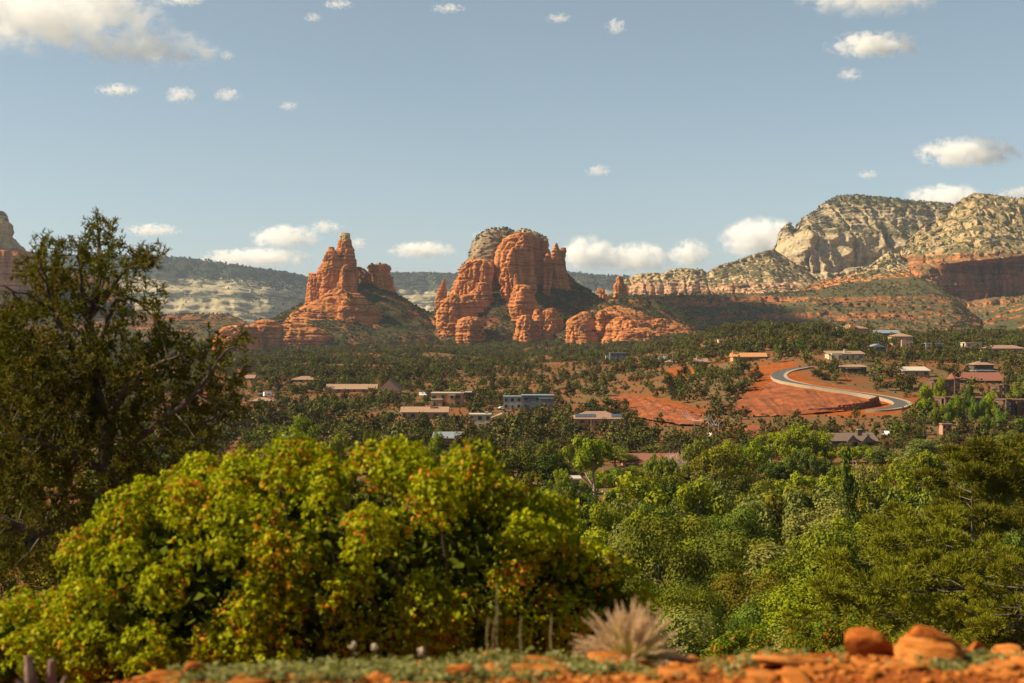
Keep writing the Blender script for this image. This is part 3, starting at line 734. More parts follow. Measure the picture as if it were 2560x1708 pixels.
tower("saddle", [(668,888,905),(690,880,940),(720,870,960),(760,860,990),(800,840,1030)], Yb+30, M_TALUS, e, b1, dr=0.5, seed=83, cell=14, nz=81, flute=0.04, ledge=0.02, shrub=dict(SHTOP))
tower("ledge_dome", [(724,836,858),(745,794,900),(770,752,930),(795,716,955),(820,686,980),(850,650,1010)], Yb-60, M_RED, e, b1, dr=0.6, seed=89, cell=12, nz=162, flute=0.07, ledge=0.085, shrub=dict(SH, mask=0.02))
tower("ledge_dome", [(735,862,905),(760,850,930),(790,845,950),(820,850,970),(845,850,990)], Yb-95, M_RED, e, b1, dr=0.5, seed=97, cell=11, nz=121, flute=0.06, ledge=0.06, shrub=dict(SH, mask=0.0))
tower("talus_slope", [(718,840,945),(742,790,1005),(768,745,1055),(795,690,1105),(820,620,1160),(850,540,1230)], Yb+10, M_TALUS, e, b1, dr=0.74, seed=101, cell=40, nz=94, nth=220, flute=0.05, ledge=0.02, rough=0.03, shrub=dict(SHTOP, per_m2=0.04, mask=-0.3))
for k, (rows, yo) in enumerate([([(802,640,690),(815,618,705),(830,600,712),(850,590,718),(870,580,720)], -190),
                                ([(812,700,780),(825,690,810),(842,688,830),(860,685,835)], -170),
                                ([(818,560,640),(832,545,650),(850,535,655),(870,530,660)], -230)]):
    tower("slickrock_dome", rows, Yb+yo, M_RED, e, b1, dr=0.7, seed=103+k*6, cell=9, nz=81, flute=0.06, ledge=0.07, shrub=dict(SH))

# great domed butte
b2 = P(1290, 850, Yb); e = butte(b2, "massive domed red butte with grey left summit and shaded central wall")
tower("grey_dome", [(573,1226,1272),(580,1208,1288),(590,1192,1296),(604,1180,1310),(625,1173,1320),(650,1166,1320),(665,1160,1320),(700,1150,1320),(740,1140,1320)], Yb+60, M_GREY, e, b2, dr=0.75, seed=107, cell=13, nz=175, flute=0.05, rough=0.035, shrub=dict(SHTOP, per_m2=0.05, mask=-0.15))
tower("main_block", [(583,1292,1326),(590,1272,1340),(600,1256,1348),(615,1246,1352),(632,1236,1356),(655,1232,1360),(690,1234,1362),(725,1236,1364),(770,1230,1370),(800,1225,1376)], Yb+10, M_RED, e, b2, dr=0.6, seed=109, cell=15, nz=260, nth=260, flute=0.06, ledge=0.02, rough=0.03, pw=0.6, rot=30)
tower("summit_cap", [(575,1300,1322),(582,1284,1345),(594,1300,1364),(606,1305,1372),(622,1310,1376),(645,1315,1380),(690,1320,1378),(730,1320,1378)], Yb+45, M_REDCAP, e, b2, dr=0.6, seed=113, cell=11, nz=162, flute=0.1, rough=0.06, shrub=dict(SHTOP, per_m2=0.035))
tower("buttress", [(588,1306,1318),(600,1296,1326),(625,1280,1332),(655,1262,1336),(690,1250,1340),(735,1248,1345),(780,1250,1350)], Yb-38, M_RED, e, b2, dr=0.4, rot=34, pw=.7, seed=127, cell=12, nz=162, flute=0.08, ledge=0.03)
tower("buttress", [(652,1168,1232),(662,1158,1236),(675,1148,1238),(690,1140,1238),(708,1131,1238),(722,1127,1240),(745,1124,1240)], Yb-6, M_RED, e, b2, dr=0.6, seed=131, cell=10, nz=148, flute=0.14, shrub=dict(SHTOP, mask=0.0))
tower("column", [(656,1207,1226),(662,1203,1230),(680,1199,1231),(700,1196,1231),(715,1190,1230),(740,1186,1230)], Yb-44, M_RED, e, b2, dr=0.8, seed=137, cell=6, nz=135, flute=0.14)
tower("ledge_cone", [(708,1192,1228),(718,1186,1230),(735,1166,1232),(750,1140,1234),(765,1118,1238),(785,1120,1241),(805,1130,1246),(830,1128,1248)], Yb-64, M_RED, e, b2, dr=0.62, seed=139, cell=11, nz=175, flute=0.07, ledge=0.085, shrub=dict(SH, mask=0.15))
tower("ledge_dome", [(742,1116,1180),(752,1100,1195),(770,1095,1200),(790,1088,1200),(815,1092,1210),(835,1095,1215)], Yb-80, M_RED, e, b2, dr=0.6, seed=149, cell=10, nz=121, flute=0.06, ledge=0.07, shrub=dict(SH))
tower("ledge_dome", [(793,1155,1195),(802,1142,1205),(815,1136,1208),(840,1138,1214),(860,1140,1214)], Yb-130, M_RED, e, b2, dr=0.8, seed=151, cell=8, nz=94, flute=0.07, ledge=0.07, shrub=dict(SH))
tower("bell_dome", [(713,1290,1320),(717,1284,1330),(728,1280,1334),(745,1273,1340),(765,1268,1348),(785,1272,1350),(800,1280,1346),(820,1280,1346)], Yb-92, M_RED, e, b2, dr=0.8, seed=157, cell=9, nz=148, flute=0.07, ledge=0.06)
tower("column", [(686,1286,1296),(694,1284,1300),(712,1284,1304),(730,1284,1306)], Yb-76, M_RED, e, b2, dr=0.7, seed=163, cell=5, nz=81)
tower("column", [(634,1366,1373),(640,1361,1378),(660,1359,1381),(690,1357,1382),(715,1355,1380),(730,1353,1380)], Yb-20, M_REDCAP, e, b2, dr=0.9, seed=167, cell=6, nz=121, flute=0.12)
tower("pinnacle", [(608,1387,1394),(616,1383,1398),(626,1378,1404),(640,1374,1410),(665,1374,1414),(690,1376,1418),(720,1370,1424),(745,1366,1430)], Yb+8, M_REDCAP, e, b2, dr=0.7, seed=173, cell=7, nz=148, flute=0.12)
tower("pinnacle", [(620,1402,1415),(630,1400,1416),(645,1398,1414),(670,1396,1416),(695,1392,1419),(720,1390,1424)], Yb+22, M_REDCAP, e, b2, dr=0.8, seed=179, cell=6, nz=121, flute=0.1)
tower("boulder_spire", [(698,1108,1113),(706,1103,1114),(720,1096,1115),(735,1091,1118),(750,1088,1122)], Yb+10, M_RED, e, b2, dr=0.8, seed=181, cell=5, nz=81)
tower("talus_slope", [(690,1360,1420),(706,1330,1448),(725,1250,1480),(750,1120,1515),(775,1085,1545),(800,1060,1580),(850,1000,1680)], Yb+40, M_TALUS, e, b2, dr=0.70, seed=191, cell=40, nz=108, nth=220, flute=0.05, ledge=0.02, rough=0.03, shrub=dict(SHTOP, per_m2=0.045, mask=-0.35))
for k, (rows, yo) in enumerate([([(774,1336,1350),(784,1330,1358),(800,1326,1362),(825,1322,1364)], -130),
                                ([(772,1368,1390),(780,1358,1400),(800,1352,1408),(830,1345,1412)], -125),
                                ([(788,1306,1326),(796,1298,1334),(812,1292,1342),(835,1290,1345)], -150)]):
    tower("slickrock_dome", rows, Yb+yo, M_RED, e, b2, dr=0.8, seed=193+k*5, cell=8, nz=81, flute=0.1, ledge=0.05, shrub=dict(SH))

# low slickrock domes in front of the great butte
Yd = 2060
b3 = P(1530, 860, Yd); e = butte(b3, "low rounded red slickrock domes below the great butte")
for k, (rows, yo, dr) in enumerate([
    ([(780,1452,1472),(788,1440,1480),(800,1425,1488),(815,1418,1492),(840,1412,1498)], 0, 0.8),
    ([(776,1496,1516),(786,1488,1524),(800,1486,1526),(815,1490,1530),(835,1480,1535)], 30, 0.8),
    ([(768,1515,1570),(778,1500,1600),(795,1490,1640),(815,1480,1670),(850,1470,1700)], 60, 0.5),
    ([(790,1545,1585),(800,1525,1610),(815,1518,1625),(835,1512,1640)], -10, 0.7),
    ([(796,1570,1600),(806,1556,1622),(820,1550,1636),(845,1545,1650)], -30, 0.6),
    ([(824,1560,1640),(836,1540,1670),(852,1530,1690),(880,1525,1700)], -60, 0.5),
    ([(800,1620,1680),(815,1600,1720),(835,1580,1760),(860,1560,1790)], 50, 0.5)]):
    tower("slickrock_dome", rows, Yd+yo, M_RED, e, b3, dr=dr, seed=211+k*7, cell=9, nz=94, flute=0.09, ledge=0.05, shrub=dict(SH, mask=0.0))
tower("talus_slope", [(744,1560,1600),(752,1520,1640),(770,1480,1690),(795,1440,1740),(825,1400,1800),(860,1340,1880)], Yd+170, M_TALUS, e, b3, dr=0.5, seed=263, cell=40, nz=81, nth=200, flute=0.05, ledge=0.02, rough=0.03, shrub=dict(SHTOP, per_m2=0.045, mask=-0.35))

b4 = P(1553, 760, 2380); e = tag(empty("rock_pinnacle", b4), "lone red rock chimney standing right of the great butte", "rock pinnacle")
tower("column", [(691,1544,1556),(697,1540,1560),(706,1540,1562),(716,1535,1568),(730,1534,1571),(745,1533,1573),(765,1530,1576)], 2380, M_RED, e, b4, dr=0.8, seed=271, cell=6, nz=121, flute=0.1, ledge=0.06)
b5 = P(1507, 765, 2390); e = tag(empty("rock_pinnacle", b5), "short square red rock stub between the great butte and the chimney", "rock pinnacle")
tower("column", [(721,1494,1508),(726,1493,1513),(740,1496,1518),(760,1496,1530),(775,1492,1540)], 2390, M_RED, e, b5, dr=0.7, seed=277, cell=6, nz=94, flute=0.1)

b6 = P(-40, 780, 2750); e = butte(b6, "cream topped red butte cut off by the left edge behind the pine tree")
tower("summit_cap", [(528,-70,4),(540,-95,14),(560,-110,28),(578,-110,33),(592,-110,30),(604,-115,40),(625,-120,58),(650,-120,66),(690,-120,70)], 2750, rock_mat("cream_top_rock", RED, zs=0.14, hs=0.005, cream=CREAM, zc=zpx(632, 2750), zw=10, bump=2, bscale=0.1), e, b6, dr=0.7, seed=281, cell=12, nz=175, flute=0.08, rough=0.07, shrub=dict(SHTOP, mask=0.1))
tower("buttress", [(630,-110,66),(645,-115,84),(665,-115,94),(690,-115,104),(730,-120,112),(790,-130,130)], 2735, M_RED, e, b6, dr=0.6, seed=283, cell=14, nz=148, flute=0.16)
tower("talus_slope", [(705,-150,120),(740,-200,200),(790,-260,320),(850,-400,480)], 2760, M_TALUS, e, b6, dr=0.5, seed=287, cell=40, nz=67, nth=160, flute=0.05, ledge=0.02, shrub=dict(SHTOP, per_m2=0.02, mask=-0.3))

# ---------------------------------------------------------------- plants: shapes
def leaf_quads(pos, nrm, L, Wd, r, fold=0.0, droop=0.0):
    """one folded blade per position; nrm = face direction"""
    n = len(pos)
    nrm = nrm / (np.linalg.norm(nrm, axis=1, keepdims=True) + 1e-9)
    t = r.normal(size=(n, 3)); t[:, 2] -= droop
    t -= (t * nrm).sum(1, keepdims=True) * nrm
    t /= np.linalg.norm(t, axis=1, keepdims=True) + 1e-9
    b = np.cross(nrm, t)
    L = np.broadcast_to(L, (n,))[:, None]; Wd = np.broadcast_to(Wd, (n,))[:, None]
    V = np.stack([pos - t * L * 0.5, pos + b * Wd * 0.5 + nrm * fold * Wd, pos + t * L * 0.5, pos - b * Wd * 0.5 + nrm * fold * Wd], 1).reshape(-1, 3)
    return V, np.arange(4 * n).reshape(n, 4)

def rnd_dir(r, n, up=0.0):
    d = r.normal(size=(n, 3)); d[:, 2] += up
    return d / (np.linalg.norm(d, axis=1, keepdims=True) + 1e-9)

def lobes_leaves(cent, rad, n, size, r, squash=0.8, out=1.2, shell=0.55, asp=0.7, fold=0.15, upbias=0.0):
    cent = np.asarray(cent, float); rad = np.asarray(rad, float)
    p = rad ** 2; p = p / p.sum()
    k = r.choice(len(rad), n, p=p)
    d = rnd_dir(r, n, upbias)
    q = (shell + (1 - shell) * r.random(n)) * (1 + 0.12 * r.normal(size=n))
    pos = cent[k] + d * (rad[k] * q)[:, None] * np.array([1, 1, squash])
    nr = d * out + r.normal(size=(n, 3)) * 0.75; nr[:, 2] += 0.35
    L = size * r.uniform(0.65, 1.35, n)
    return leaf_quads(pos, nr, L, L * asp, r, fold)

def crown_lobes(r, n, rx, rz, zc, lr, bottom=-0.5):
    C, Rr = [], []
    while len(C) < n:
        d = rnd_dir(r, 1)[0]; q = r.random() ** 0.45
        if d[2] * q < bottom: continue
        C.append((d[0] * rx * q, d[1] * rx * q, zc + d[2] * rz * q)); Rr.append(lr * r.uniform(0.65, 1.3))
    return np.array(C), np.array(Rr)

def limb_mesh(name, r, H, rt, cent, mat, nl=9, fork=0.35, n=6):
    mb = MB()
    k = 5
    zt = np.linspace(0, H * 0.75, k)
    pts = np.stack([np.cumsum(r.normal(size=k) * H * 0.018), np.cumsum(r.normal(size=k) * H * 0.018), zt], -1); pts[0, :2] = 0
    mb.tube(pts, np.linspace(rt, rt * 0.35, k), n)
    for c in cent[r.permutation(len(cent))[:nl]]:
        z0 = H * r.uniform(fork * 0.6, fork + 0.35)
        s = np.array([np.interp(z0, zt, pts[:, 0]), np.interp(z0, zt, pts[:, 1]), z0])
        m = (s + c) / 2 + r.normal(size=3) * H * 0.03; m[2] -= H * 0.02
        mb.tube([s, m, c], [rt * 0.4, rt * 0.25, rt * 0.08], 4)
    return mb.mesh(name, mat)

M_BARK = plain("tree_bark", (0.10, 0.075, 0.055), 0.9, 0.25, 3, bump=0.05, bscale=12)
M_BARKP = plain("pale_bark", (0.24, 0.20, 0.155), 0.9, 0.25, 3, bump=0.05, bscale=12)
M_JUN = leaf_mat("juniper_foliage", [(0.054, 0.053, 0.014), (0.078, 0.073, 0.018), (0.104, 0.093, 0.024)], trans=0.06, objvar=0.42)
M_FAR = leaf_mat("woodland_foliage", [(0.060, 0.056, 0.017), (0.084, 0.075, 0.021), (0.108, 0.093, 0.027)], trans=0.06, objvar=0.42)
M_SCRUB = leaf_mat("scrub_foliage", [(0.070, 0.068, 0.026), (0.098, 0.090, 0.034)], trans=0.1, objvar=0.3)
M_LIME = leaf_mat("cottonwood_leaves", [(0.129, 0.165, 0.0101), (0.174, 0.205, 0.0115), (0.213, 0.225, 0.0130)], trans=0.24, objvar=0.12)
M_GREEN = leaf_mat("broad_leaves", [(0.090, 0.118, 0.0158), (0.118, 0.143, 0.0187), (0.148, 0.160, 0.0216)], trans=0.2, objvar=0.3)
M_SAGE = leaf_mat("silver_leaves", [(0.121, 0.134, 0.0317), (0.157, 0.162, 0.0374), (0.188, 0.182, 0.0418)], trans=0.18, objvar=0.26)
M_OLIVE = leaf_mat("olive_leaves", [(0.112, 0.118, 0.0122), (0.148, 0.145, 0.0144), (0.177, 0.163, 0.0166)], trans=0.2, objvar=0.28)
M_DKGREEN = leaf_mat("dark_leaves", [(0.054, 0.068, 0.0101), (0.076, 0.092, 0.0130), (0.099, 0.112, 0.0158)], trans=0.14, objvar=0.3)
M_PINE = leaf_mat("pine_needles", [(0.112, 0.116, 0.0101), (0.150, 0.150, 0.0122), (0.195, 0.182, 0.0144)], trans=0.12, objvar=0.1)
M_PINED = leaf_mat("dark_pine_needles", [(0.065, 0.062, 0.0072), (0.095, 0.086, 0.0086), (0.134, 0.112, 0.0108)], trans=0.1, objvar=0.1)
M_TWIG = plain("grey_twigs", (0.085, 0.068, 0.05), 0.9, 0.2, 3)
M_BARETW = plain("bare_twigs", (0.30, 0.23, 0.18), 0.9, 0.2, 3)

def juniper_meshes(i, n, kind):
    r = np.random.default_rng(100 + i)
    H = 1.0
    if kind == 0:      # round juniper
        C, Rr = crown_lobes(r, 16, 0.38, 0.36, 0.55, 0.17, -0.75)
    elif kind == 1:    # pointed pinyon
        C, Rr = [], []
        for z in np.linspace(0.18, 0.95, 15):
            w = 0.40 * (1 - z) ** 0.75 + 0.03; a = r.uniform(0, 6.28); q = r.random() ** .5
            C.append((math.cos(a) * w * q, math.sin(a) * w * q, z)); Rr.append(0.10 + 0.12 * (1 - z))
        C, Rr = np.array(C), np.array(Rr)
    else:              # wide double crown
        C, Rr = crown_lobes(r, 15, 0.5, 0.28, 0.48, 0.18, -0.7)
    V, Fc = lobes_leaves(C, Rr, n, 0.075 if n > 500 else 0.125, r, squash=0.9, out=2.4, asp=0.62)
    return V, Fc, C

# prototypes for the far woods, kept in a collection that is not part of the scene
PROTO = bpy.data.collections.new("woodland_sources")
def proto(name, V, Fc, mat):
    o = bpy.data.objects.new(name, mk_mesh(name, V, Fc, mat)); PROTO.objects.link(o); return o
for i in range(5):
    V, Fc, C = juniper_meshes(40 + i, 260, (0, 1, 0, 1, 2)[i]); proto("far_tree", V, Fc, M_FAR)
for i in range(3):
    V, Fc, C = juniper_meshes(46 + i, 260, (0, 1, 2)[i]); proto("far_tree", V, Fc, (M_FAR, M_JUN, M_DKGREEN)[i])
PROTO2 = bpy.data.collections.new("scrub_sources")
for i in range(4):
    r = np.random.default_rng(300 + i)
    C, Rr = crown_lobes(r, 7, 0.33, 0.26, 0.36, 0.2, -0.8)
    V, Fc = lobes_leaves(C, Rr, 70, 0.26, r, out=1.5, asp=0.75)
    o = bpy.data.objects.new("scrub", mk_mesh("scrub", V, Fc, M_SCRUB)); PROTO2.objects.link(o)

PROTO3 = bpy.data.collections.new("rim_forest_sources")
M_RIM = leaf_mat("rim_forest_foliage", [(0.030, 0.036, 0.026), (0.044, 0.050, 0.034)], trans=0.05, objvar=0.25)  # dark blue-grey foliage carries some of the distance haze in its colour
for i in range(3):
    r = np.random.default_rng(340 + i)
    C, Rr = crown_lobes(r, 7, 0.33, 0.36, 0.42, 0.2, -0.8)
    V, Fc = lobes_leaves(C, Rr, 60, 0.28, r, out=1.5, asp=0.75)
    PROTO3.objects.link(bpy.data.objects.new("rim_tree", mk_mesh("rim_tree", V, Fc, M_RIM)))

def gn_scatter(name, pts, coll, label, seed=1, zs=(0.8, 1.2)):
    """points + size -> instanced plants, one object"""
    r = np.random.default_rng(seed)
    me = bpy.data.meshes.new(name)
    me.vertices.add(len(pts)); me.vertices.foreach_set("co", pts[:, :3].astype(np.float32).ravel())
    a = me.attributes.new("scl", 'FLOAT_VECTOR', 'POINT')
    sx = pts[:, 3]; hz = sx * r.uniform(zs[0], zs[1], len(pts))
    a.data.foreach_set("vector", np.stack([sx, sx, hz], -1).astype(np.float32).ravel())
    b = me.attributes.new("rot", 'FLOAT_VECTOR', 'POINT')
    rv = np.zeros((len(pts), 3)); rv[:, 2] = r.uniform(0, 6.28, len(pts)); rv[:, :2] = r.normal(size=(len(pts), 2)) * 0.06
    b.data.foreach_set("vector", rv.astype(np.float32).ravel())
    o = link(name, me)
    ng = bpy.data.node_groups.new(name + "_spread", 'GeometryNodeTree')
    ng.interface.new_socket("Geometry", in_out='INPUT', socket_type='NodeSocketGeometry')
    ng.interface.new_socket("Geometry", in_out='OUTPUT', socket_type='NodeSocketGeometry')
    gi, go = ng.nodes.new("NodeGroupInput"), ng.nodes.new("NodeGroupOutput")
    mp = ng.nodes.new("GeometryNodeMeshToPoints"); ip = ng.nodes.new("GeometryNodeInstanceOnPoints")
    ci = ng.nodes.new("GeometryNodeCollectionInfo"); ci.inputs[0].default_value = coll
    ci.inputs["Separate Children"].default_value = True; ci.inputs["Reset Children"].default_value = True
    ip.inputs["Pick Instance"].default_value = True
    def attr(n):
        k = ng.nodes.new("GeometryNodeInputNamedAttribute"); k.data_type = 'FLOAT_VECTOR'; k.inputs["Name"].default_value = n
        return [q for q in k.outputs if q.enabled][0]
    ng.links.new(gi.outputs[0], mp.inputs[0]); ng.links.new(mp.outputs[0], ip.inputs["Points"])
    ng.links.new(ci.outputs[0], ip.inputs["Instance"])
    ng.links.new(attr("rot"), ip.inputs["Rotation"]); ng.links.new(attr("scl"), ip.inputs["Scale"])
    ng.links.new(ip.outputs[0], go.inputs[0])
    o.modifiers.new("spread", 'NODES').node_group = ng
    return tag(o, label, None, None, "stuff")

# ---------------------------------------------------------------- houses first: their plots stay clear of trees
PLOTS = []     # (x, y, radius) plus the sight corridor in front of each
M_TAN = plain("tan_stucco", (0.33, 0.215, 0.13), 0.9, 0.08)
M_CREAMW = plain("cream_stucco", (0.44, 0.36, 0.24), 0.9, 0.06)
M_PINKW = plain("pink_stucco", (0.34, 0.18, 0.12), 0.9, 0.07)
M_ORNW = plain("orange_stucco", (0.38, 0.20, 0.09), 0.9, 0.07)
M_GREYW = plain("grey_stucco", (0.10, 0.11, 0.12), 0.9, 0.07)
M_LGREY = plain("light_grey_stucco", (0.26, 0.26, 0.25), 0.9, 0.07)
M_BRNW = plain("brown_stucco", (0.105, 0.058, 0.036), 0.9, 0.12)
M_DKW = plain("dark_timber", (0.065, 0.05, 0.042), 0.9, 0.15)
M_ROOFT = plain("tan_shingles", (0.27, 0.17, 0.105), 0.9, 0.14)
M_ROOFO = plain("orange_shingles", (0.40, 0.19, 0.075), 0.9, 0.12)
M_ROOFB = plain("brown_shingles", (0.24, 0.145, 0.10), 0.9, 0.14)
M_ROOFD = plain("dark_shingles", (0.125, 0.085, 0.07), 0.9, 0.14)
M_ROOFR = plain("rust_red_roof", (0.20, 0.075, 0.05), 0.85, 0.1)
M_ROOFG = plain("blue_grey_metal", (0.19, 0.215, 0.24), 0.5, 0.08)
M_ROOFW = plain("pale_flat_roof", (0.40, 0.35, 0.28), 0.9, 0.06)
M_GLASS = plain("window_glass", (0.035, 0.042, 0.05), 0.08, 0.1, spec=0.8)
M_FRAME = plain("window_frame", (0.20, 0.165, 0.125), 0.7, 0.06)
M_SOLAR = plain("solar_cells", (0.055, 0.07, 0.10), 0.15, 0.08, spec=0.7)
M_STEEL = plain("weathered_steel", (0.30, 0.30, 0.29), 0.6, 0.1)
M_POLE = plain("weathered_pole", (0.22, 0.15, 0.10), 0.9, 0.15)

def clear(px0, px1, base, depth=14, front=45):
    """keep trees off a house and out of the line of sight to it"""
    PLOTS.append((px0 - 6, px1 + 6, base[1] - front, base[1] + depth))

def window(parent, x, z, w, h, y=-0.03):
    fr = MB(); t = 0.12
    fr.box(x-w/2-t, x+w/2+t, y-0.1, y, z-t, z).box(x-w/2-t, x+w/2+t, y-0.1, y, z+h, z+h+t)
    fr.box(x-w/2-t, x-w/2, y-0.1, y, z, z+h).box(x+w/2, x+w/2+t, y-0.1, y, z, z+h)
    o = MB().box(x-w/2, x+w/2, y-0.04, y+0.02, z, z+h).build("window", M_GLASS, parent)
    fr.build("frame", M_FRAME, o)
    return o

HOUSES, HPLOT = [], []
def house(label, px0, px1, yt, yb, wall, roof, kind="flat", dep=11, win=4, rz=0.0, chim=None, eave=0.7, rh=None, front=45, wings=(), group=None, cat="house", floors=None, porch=False, along='x', door=True, Y=None):
    pc = (px0 + px1) / 2
    b = ground_at(pc, yb)
    s = b[1] / F
    w = (px1 - px0) * s * 0.94; H = (yb - yt) * s
    clear(px0, px1, b, dep + 3, front)
    rt = empty(cat if cat in ("house",) else cat.replace(" ", "_"), b, rz, label, cat, group)
    hw = H if kind == "flat" else H * (0.62 if rh is None else 1 - rh)
    wl = MB().box(-w/2, w/2, 0, dep, -6.0, hw)
    for (a0, a1, z1, yo, y2) in wings:     # extra volumes as fractions of the width, height, projection and depth
        wl.box(-w/2 + w*a0, -w/2 + w*a1, -yo, y2, -4.0, H * z1)
    wl.build("wall", wall, rt)
    rf = MB(); e = eave
    if kind == "flat":
        rf.box(-w/2-e*.5, w/2+e*.5, -e*.5, dep+e*.5, hw+0.003, hw+0.42)
        for (a0, a1, z1, yo, y2) in wings:
            rf.box(-w/2+w*a0-.25, -w/2+w*a1+.25, -yo-.25, y2+.25, H*z1+0.003, H*z1+.4)
    elif kind == "gable": rf.gable(-w/2-e, w/2+e, -e, dep+e, hw+0.003, H, along=along)
    elif kind == "hip": rf.hip(-w/2-e, w/2+e, -e*1.4, dep+e, hw+0.003, H)
    elif kind == "shed":
        rf.add([(-w/2-e,-e,hw),(w/2+e,-e,hw),(w/2+e,dep+e,H),(-w/2-e,dep+e,H),(-w/2-e,-e,hw+.3),(w/2+e,-e,hw+.3),(w/2+e,dep+e,H+.3),(-w/2-e,dep+e,H+.3)],
               [(0,3,2,1),(4,5,6,7),(0,1,5,4),(1,2,6,5),(2,3,7,6),(3,0,4,7)])
    ro = rf.build("roof", roof, rt)
    nf = floors or (2 if hw > 6 else 1)
    k = 0
    for fl in range(nf):
        z0 = hw * fl / nf + min(1.0, hw / nf * 0.3); wh_ = min(1.5, hw / nf * 0.5)
        for i in range(win):
            x = -w/2 + w * (i + 0.5 + 0.12 * ((i * 7 + fl * 3) % 3 - 1)) / win
            ww = min(w / win * 0.5, (1.3, 2.2, 1.7)[(i + fl) % 3])
            yo = 0.0
            for (a0, a1, z1, yy, y2) in wings:
                if a0 - .02 <= (x + w/2) / w <= a1 + .02: yo = max(yo, yy)
            if door and fl == 0 and i == win // 2:
                d = MB().box(x-.5, x+.5, -yo-0.07, -yo+0.02, 0.02, 2.1).build("door", M_DKW, rt)
                MB().box(x+.3, x+.36, -yo-0.12, -yo-0.07, 0.95, 1.1).build("handle", M_STEEL, d)
            else: window(rt, x, z0, ww, wh_, -yo - 0.02)
    if chim:
        for cx_ in (chim if isinstance(chim, (list, tuple)) else [chim]):
            x = -w/2 + w * cx_
            c = MB().box(x-.7, x+.7, dep*.3, dep*.3+1.4, hw-.4, H + 1.2).build("chimney", wall, rt)
            MB().box(x-.85, x+.85, dep*.3-.15, dep*.3+1.55, H+1.203, H+1.4).build("cap", M_STEEL, c)
    if porch:
        MB().box(-w*.35, w*.2, -3.2, -0.1, hw*.82, hw*.82+.25).build("porch_roof", roof, rt)
        for x in (-w*.34, -w*.1, w*.18):
            MB().box(x-.13, x+.13, -3.1, -2.85, -3, hw*.82-.003).build("post", M_DKW, rt)
    HOUSES.append((pc, yb, label)); HPLOT.append((px0, px1, b[1] - 20, b[1])); return rt, w, hw, H, b

house("brown low roof house on the left slope behind the parked camper", 585, 636, 938, 951, M_TAN, M_ROOFB, "gable", win=3, rh=.6, front=30)
house("small tan roofed house half hidden left of the big gabled building", 727, 792, 941, 955, M_TAN, M_ROOFB, "hip", win=4, rh=.6, front=25)
house("low tan roofed carport beside the white camper truck", 624, 684, 995, 1008, M_TAN, M_ROOFT, "hip", dep=9, win=3, rh=.62, front=40)
house("large church like building with a pale pink gable end", 945, 1000, 950, 990, M_PINKW, M_ROOFB, "gable", dep=22, win=1, rh=.66, along='y', cat="gabled building", chim=None, door=False)
house("long tan roofed wing left of the pink gable", 812, 944, 961, 981, M_PINKW, M_ROOFT, "gable", dep=12, win=6, rh=.6, cat="building", front=35)
house("orange flat roofed adobe house with stepped terraces", 1076, 1160, 984, 1018, M_ORNW, M_ROOFW, "flat", dep=12, win=4, wings=[(0, .35, .55, 3, 4), (.55, .75, .85, 1.5, 5)], chim=.95, floors=2)
house("dark flat roofed annex right of the orange adobe house", 1162, 1186, 982, 1000, M_DKW, M_ROOFW, "flat", dep=8, win=2, chim=.9)
house("long low tan roofed house below the orange adobe", 1000, 1122, 1018, 1048, M_PINKW, M_ROOFT, "gable", dep=11, win=6, rh=.42, chim=.65)
house("cream white stucco house with a tan gable wing", 1172, 1228, 1038, 1072, M_CREAMW, M_ROOFW, "flat", dep=10, win=3, chim=.8, floors=2)
house("tan gable wing with tall windows joined to the cream house", 1229, 1290, 1033, 1066, M_TAN, M_ROOFT, "gable", dep=14, win=3, rh=.4, along='y')
house("modern dark grey flat roofed house among junipers", 1302, 1386, 990, 1024, M_GREYW, M_ROOFG, "flat", dep=12, win=3, wings=[(.55, .98, .8, 2, 3)], floors=2)
house("light grey modern block joined to the dark grey house", 1258, 1304, 993, 1024, M_LGREY, M_ROOFG, "flat", dep=11, win=3, floors=2)
rt, w, hw, H, b = house("long pink house with solar panels on a brown hip roof", 1424, 1562, 1030, 1066, M_PINKW, M_ROOFB, "hip", dep=14, win=7, rh=.48)
for x0, x1 in ((-.42, -.02), (.28, .5)):
    n = int((x1 - x0) * w / 2.2)
    for i in range(n):
        xa = x0 * w + i * 2.2; y0, y1 = 0.6, 3.6
        slope = (H - hw) / 8.0
        p = MB().add([(xa, y0, hw + .5 + y0*slope), (xa+2.1, y0, hw + .5 + y0*slope), (xa+2.1, y1, hw + .5 + y1*slope), (xa, y1, hw + .5 + y1*slope),
                      (xa, y0, hw + .6 + y0*slope), (xa+2.1, y0, hw + .6 + y0*slope), (xa+2.1, y1, hw + .6 + y1*slope), (xa, y1, hw + .6 + y1*slope)],
                     [(0,3,2,1),(4,5,6,7),(0,1,5,4),(1,2,6,5),(2,3,7,6),(3,0,4,7)])
        p.build("solar_panel", M_SOLAR, rt)
house("slate blue boxy house high on the middle slope", 1524, 1566, 883, 903, M_GREYW, M_ROOFG, "flat", dep=10, win=3, front=30)
house("white low wing left of the slate blue house", 1514, 1526, 890, 904, M_ROOFW, M_ROOFG, "flat", dep=6, win=1, door=False, front=30)
house("grey roofed house left of the twin poles on the middle slope", 1650, 1680, 891, 905, M_LGREY, M_ROOFG, "gable", win=2, rh=.5, front=30)
house("small cream house just behind the twin poles", 1666, 1696, 899, 912, M_CREAMW, M_ROOFT, "hip", win=2, rh=.5, front=30)
house("brown cottage with a stub chimney left of the orange roof", 1736, 1770, 896, 914, M_TAN, M_ROOFB, "gable", win=2, rh=.5, chim=.3, front=30)
house("cream house peeking from trees above the brown cottage", 1796, 1812, 850, 862, M_CREAMW, M_CREAMW, "flat", win=1, door=False, front=25, dep=6)
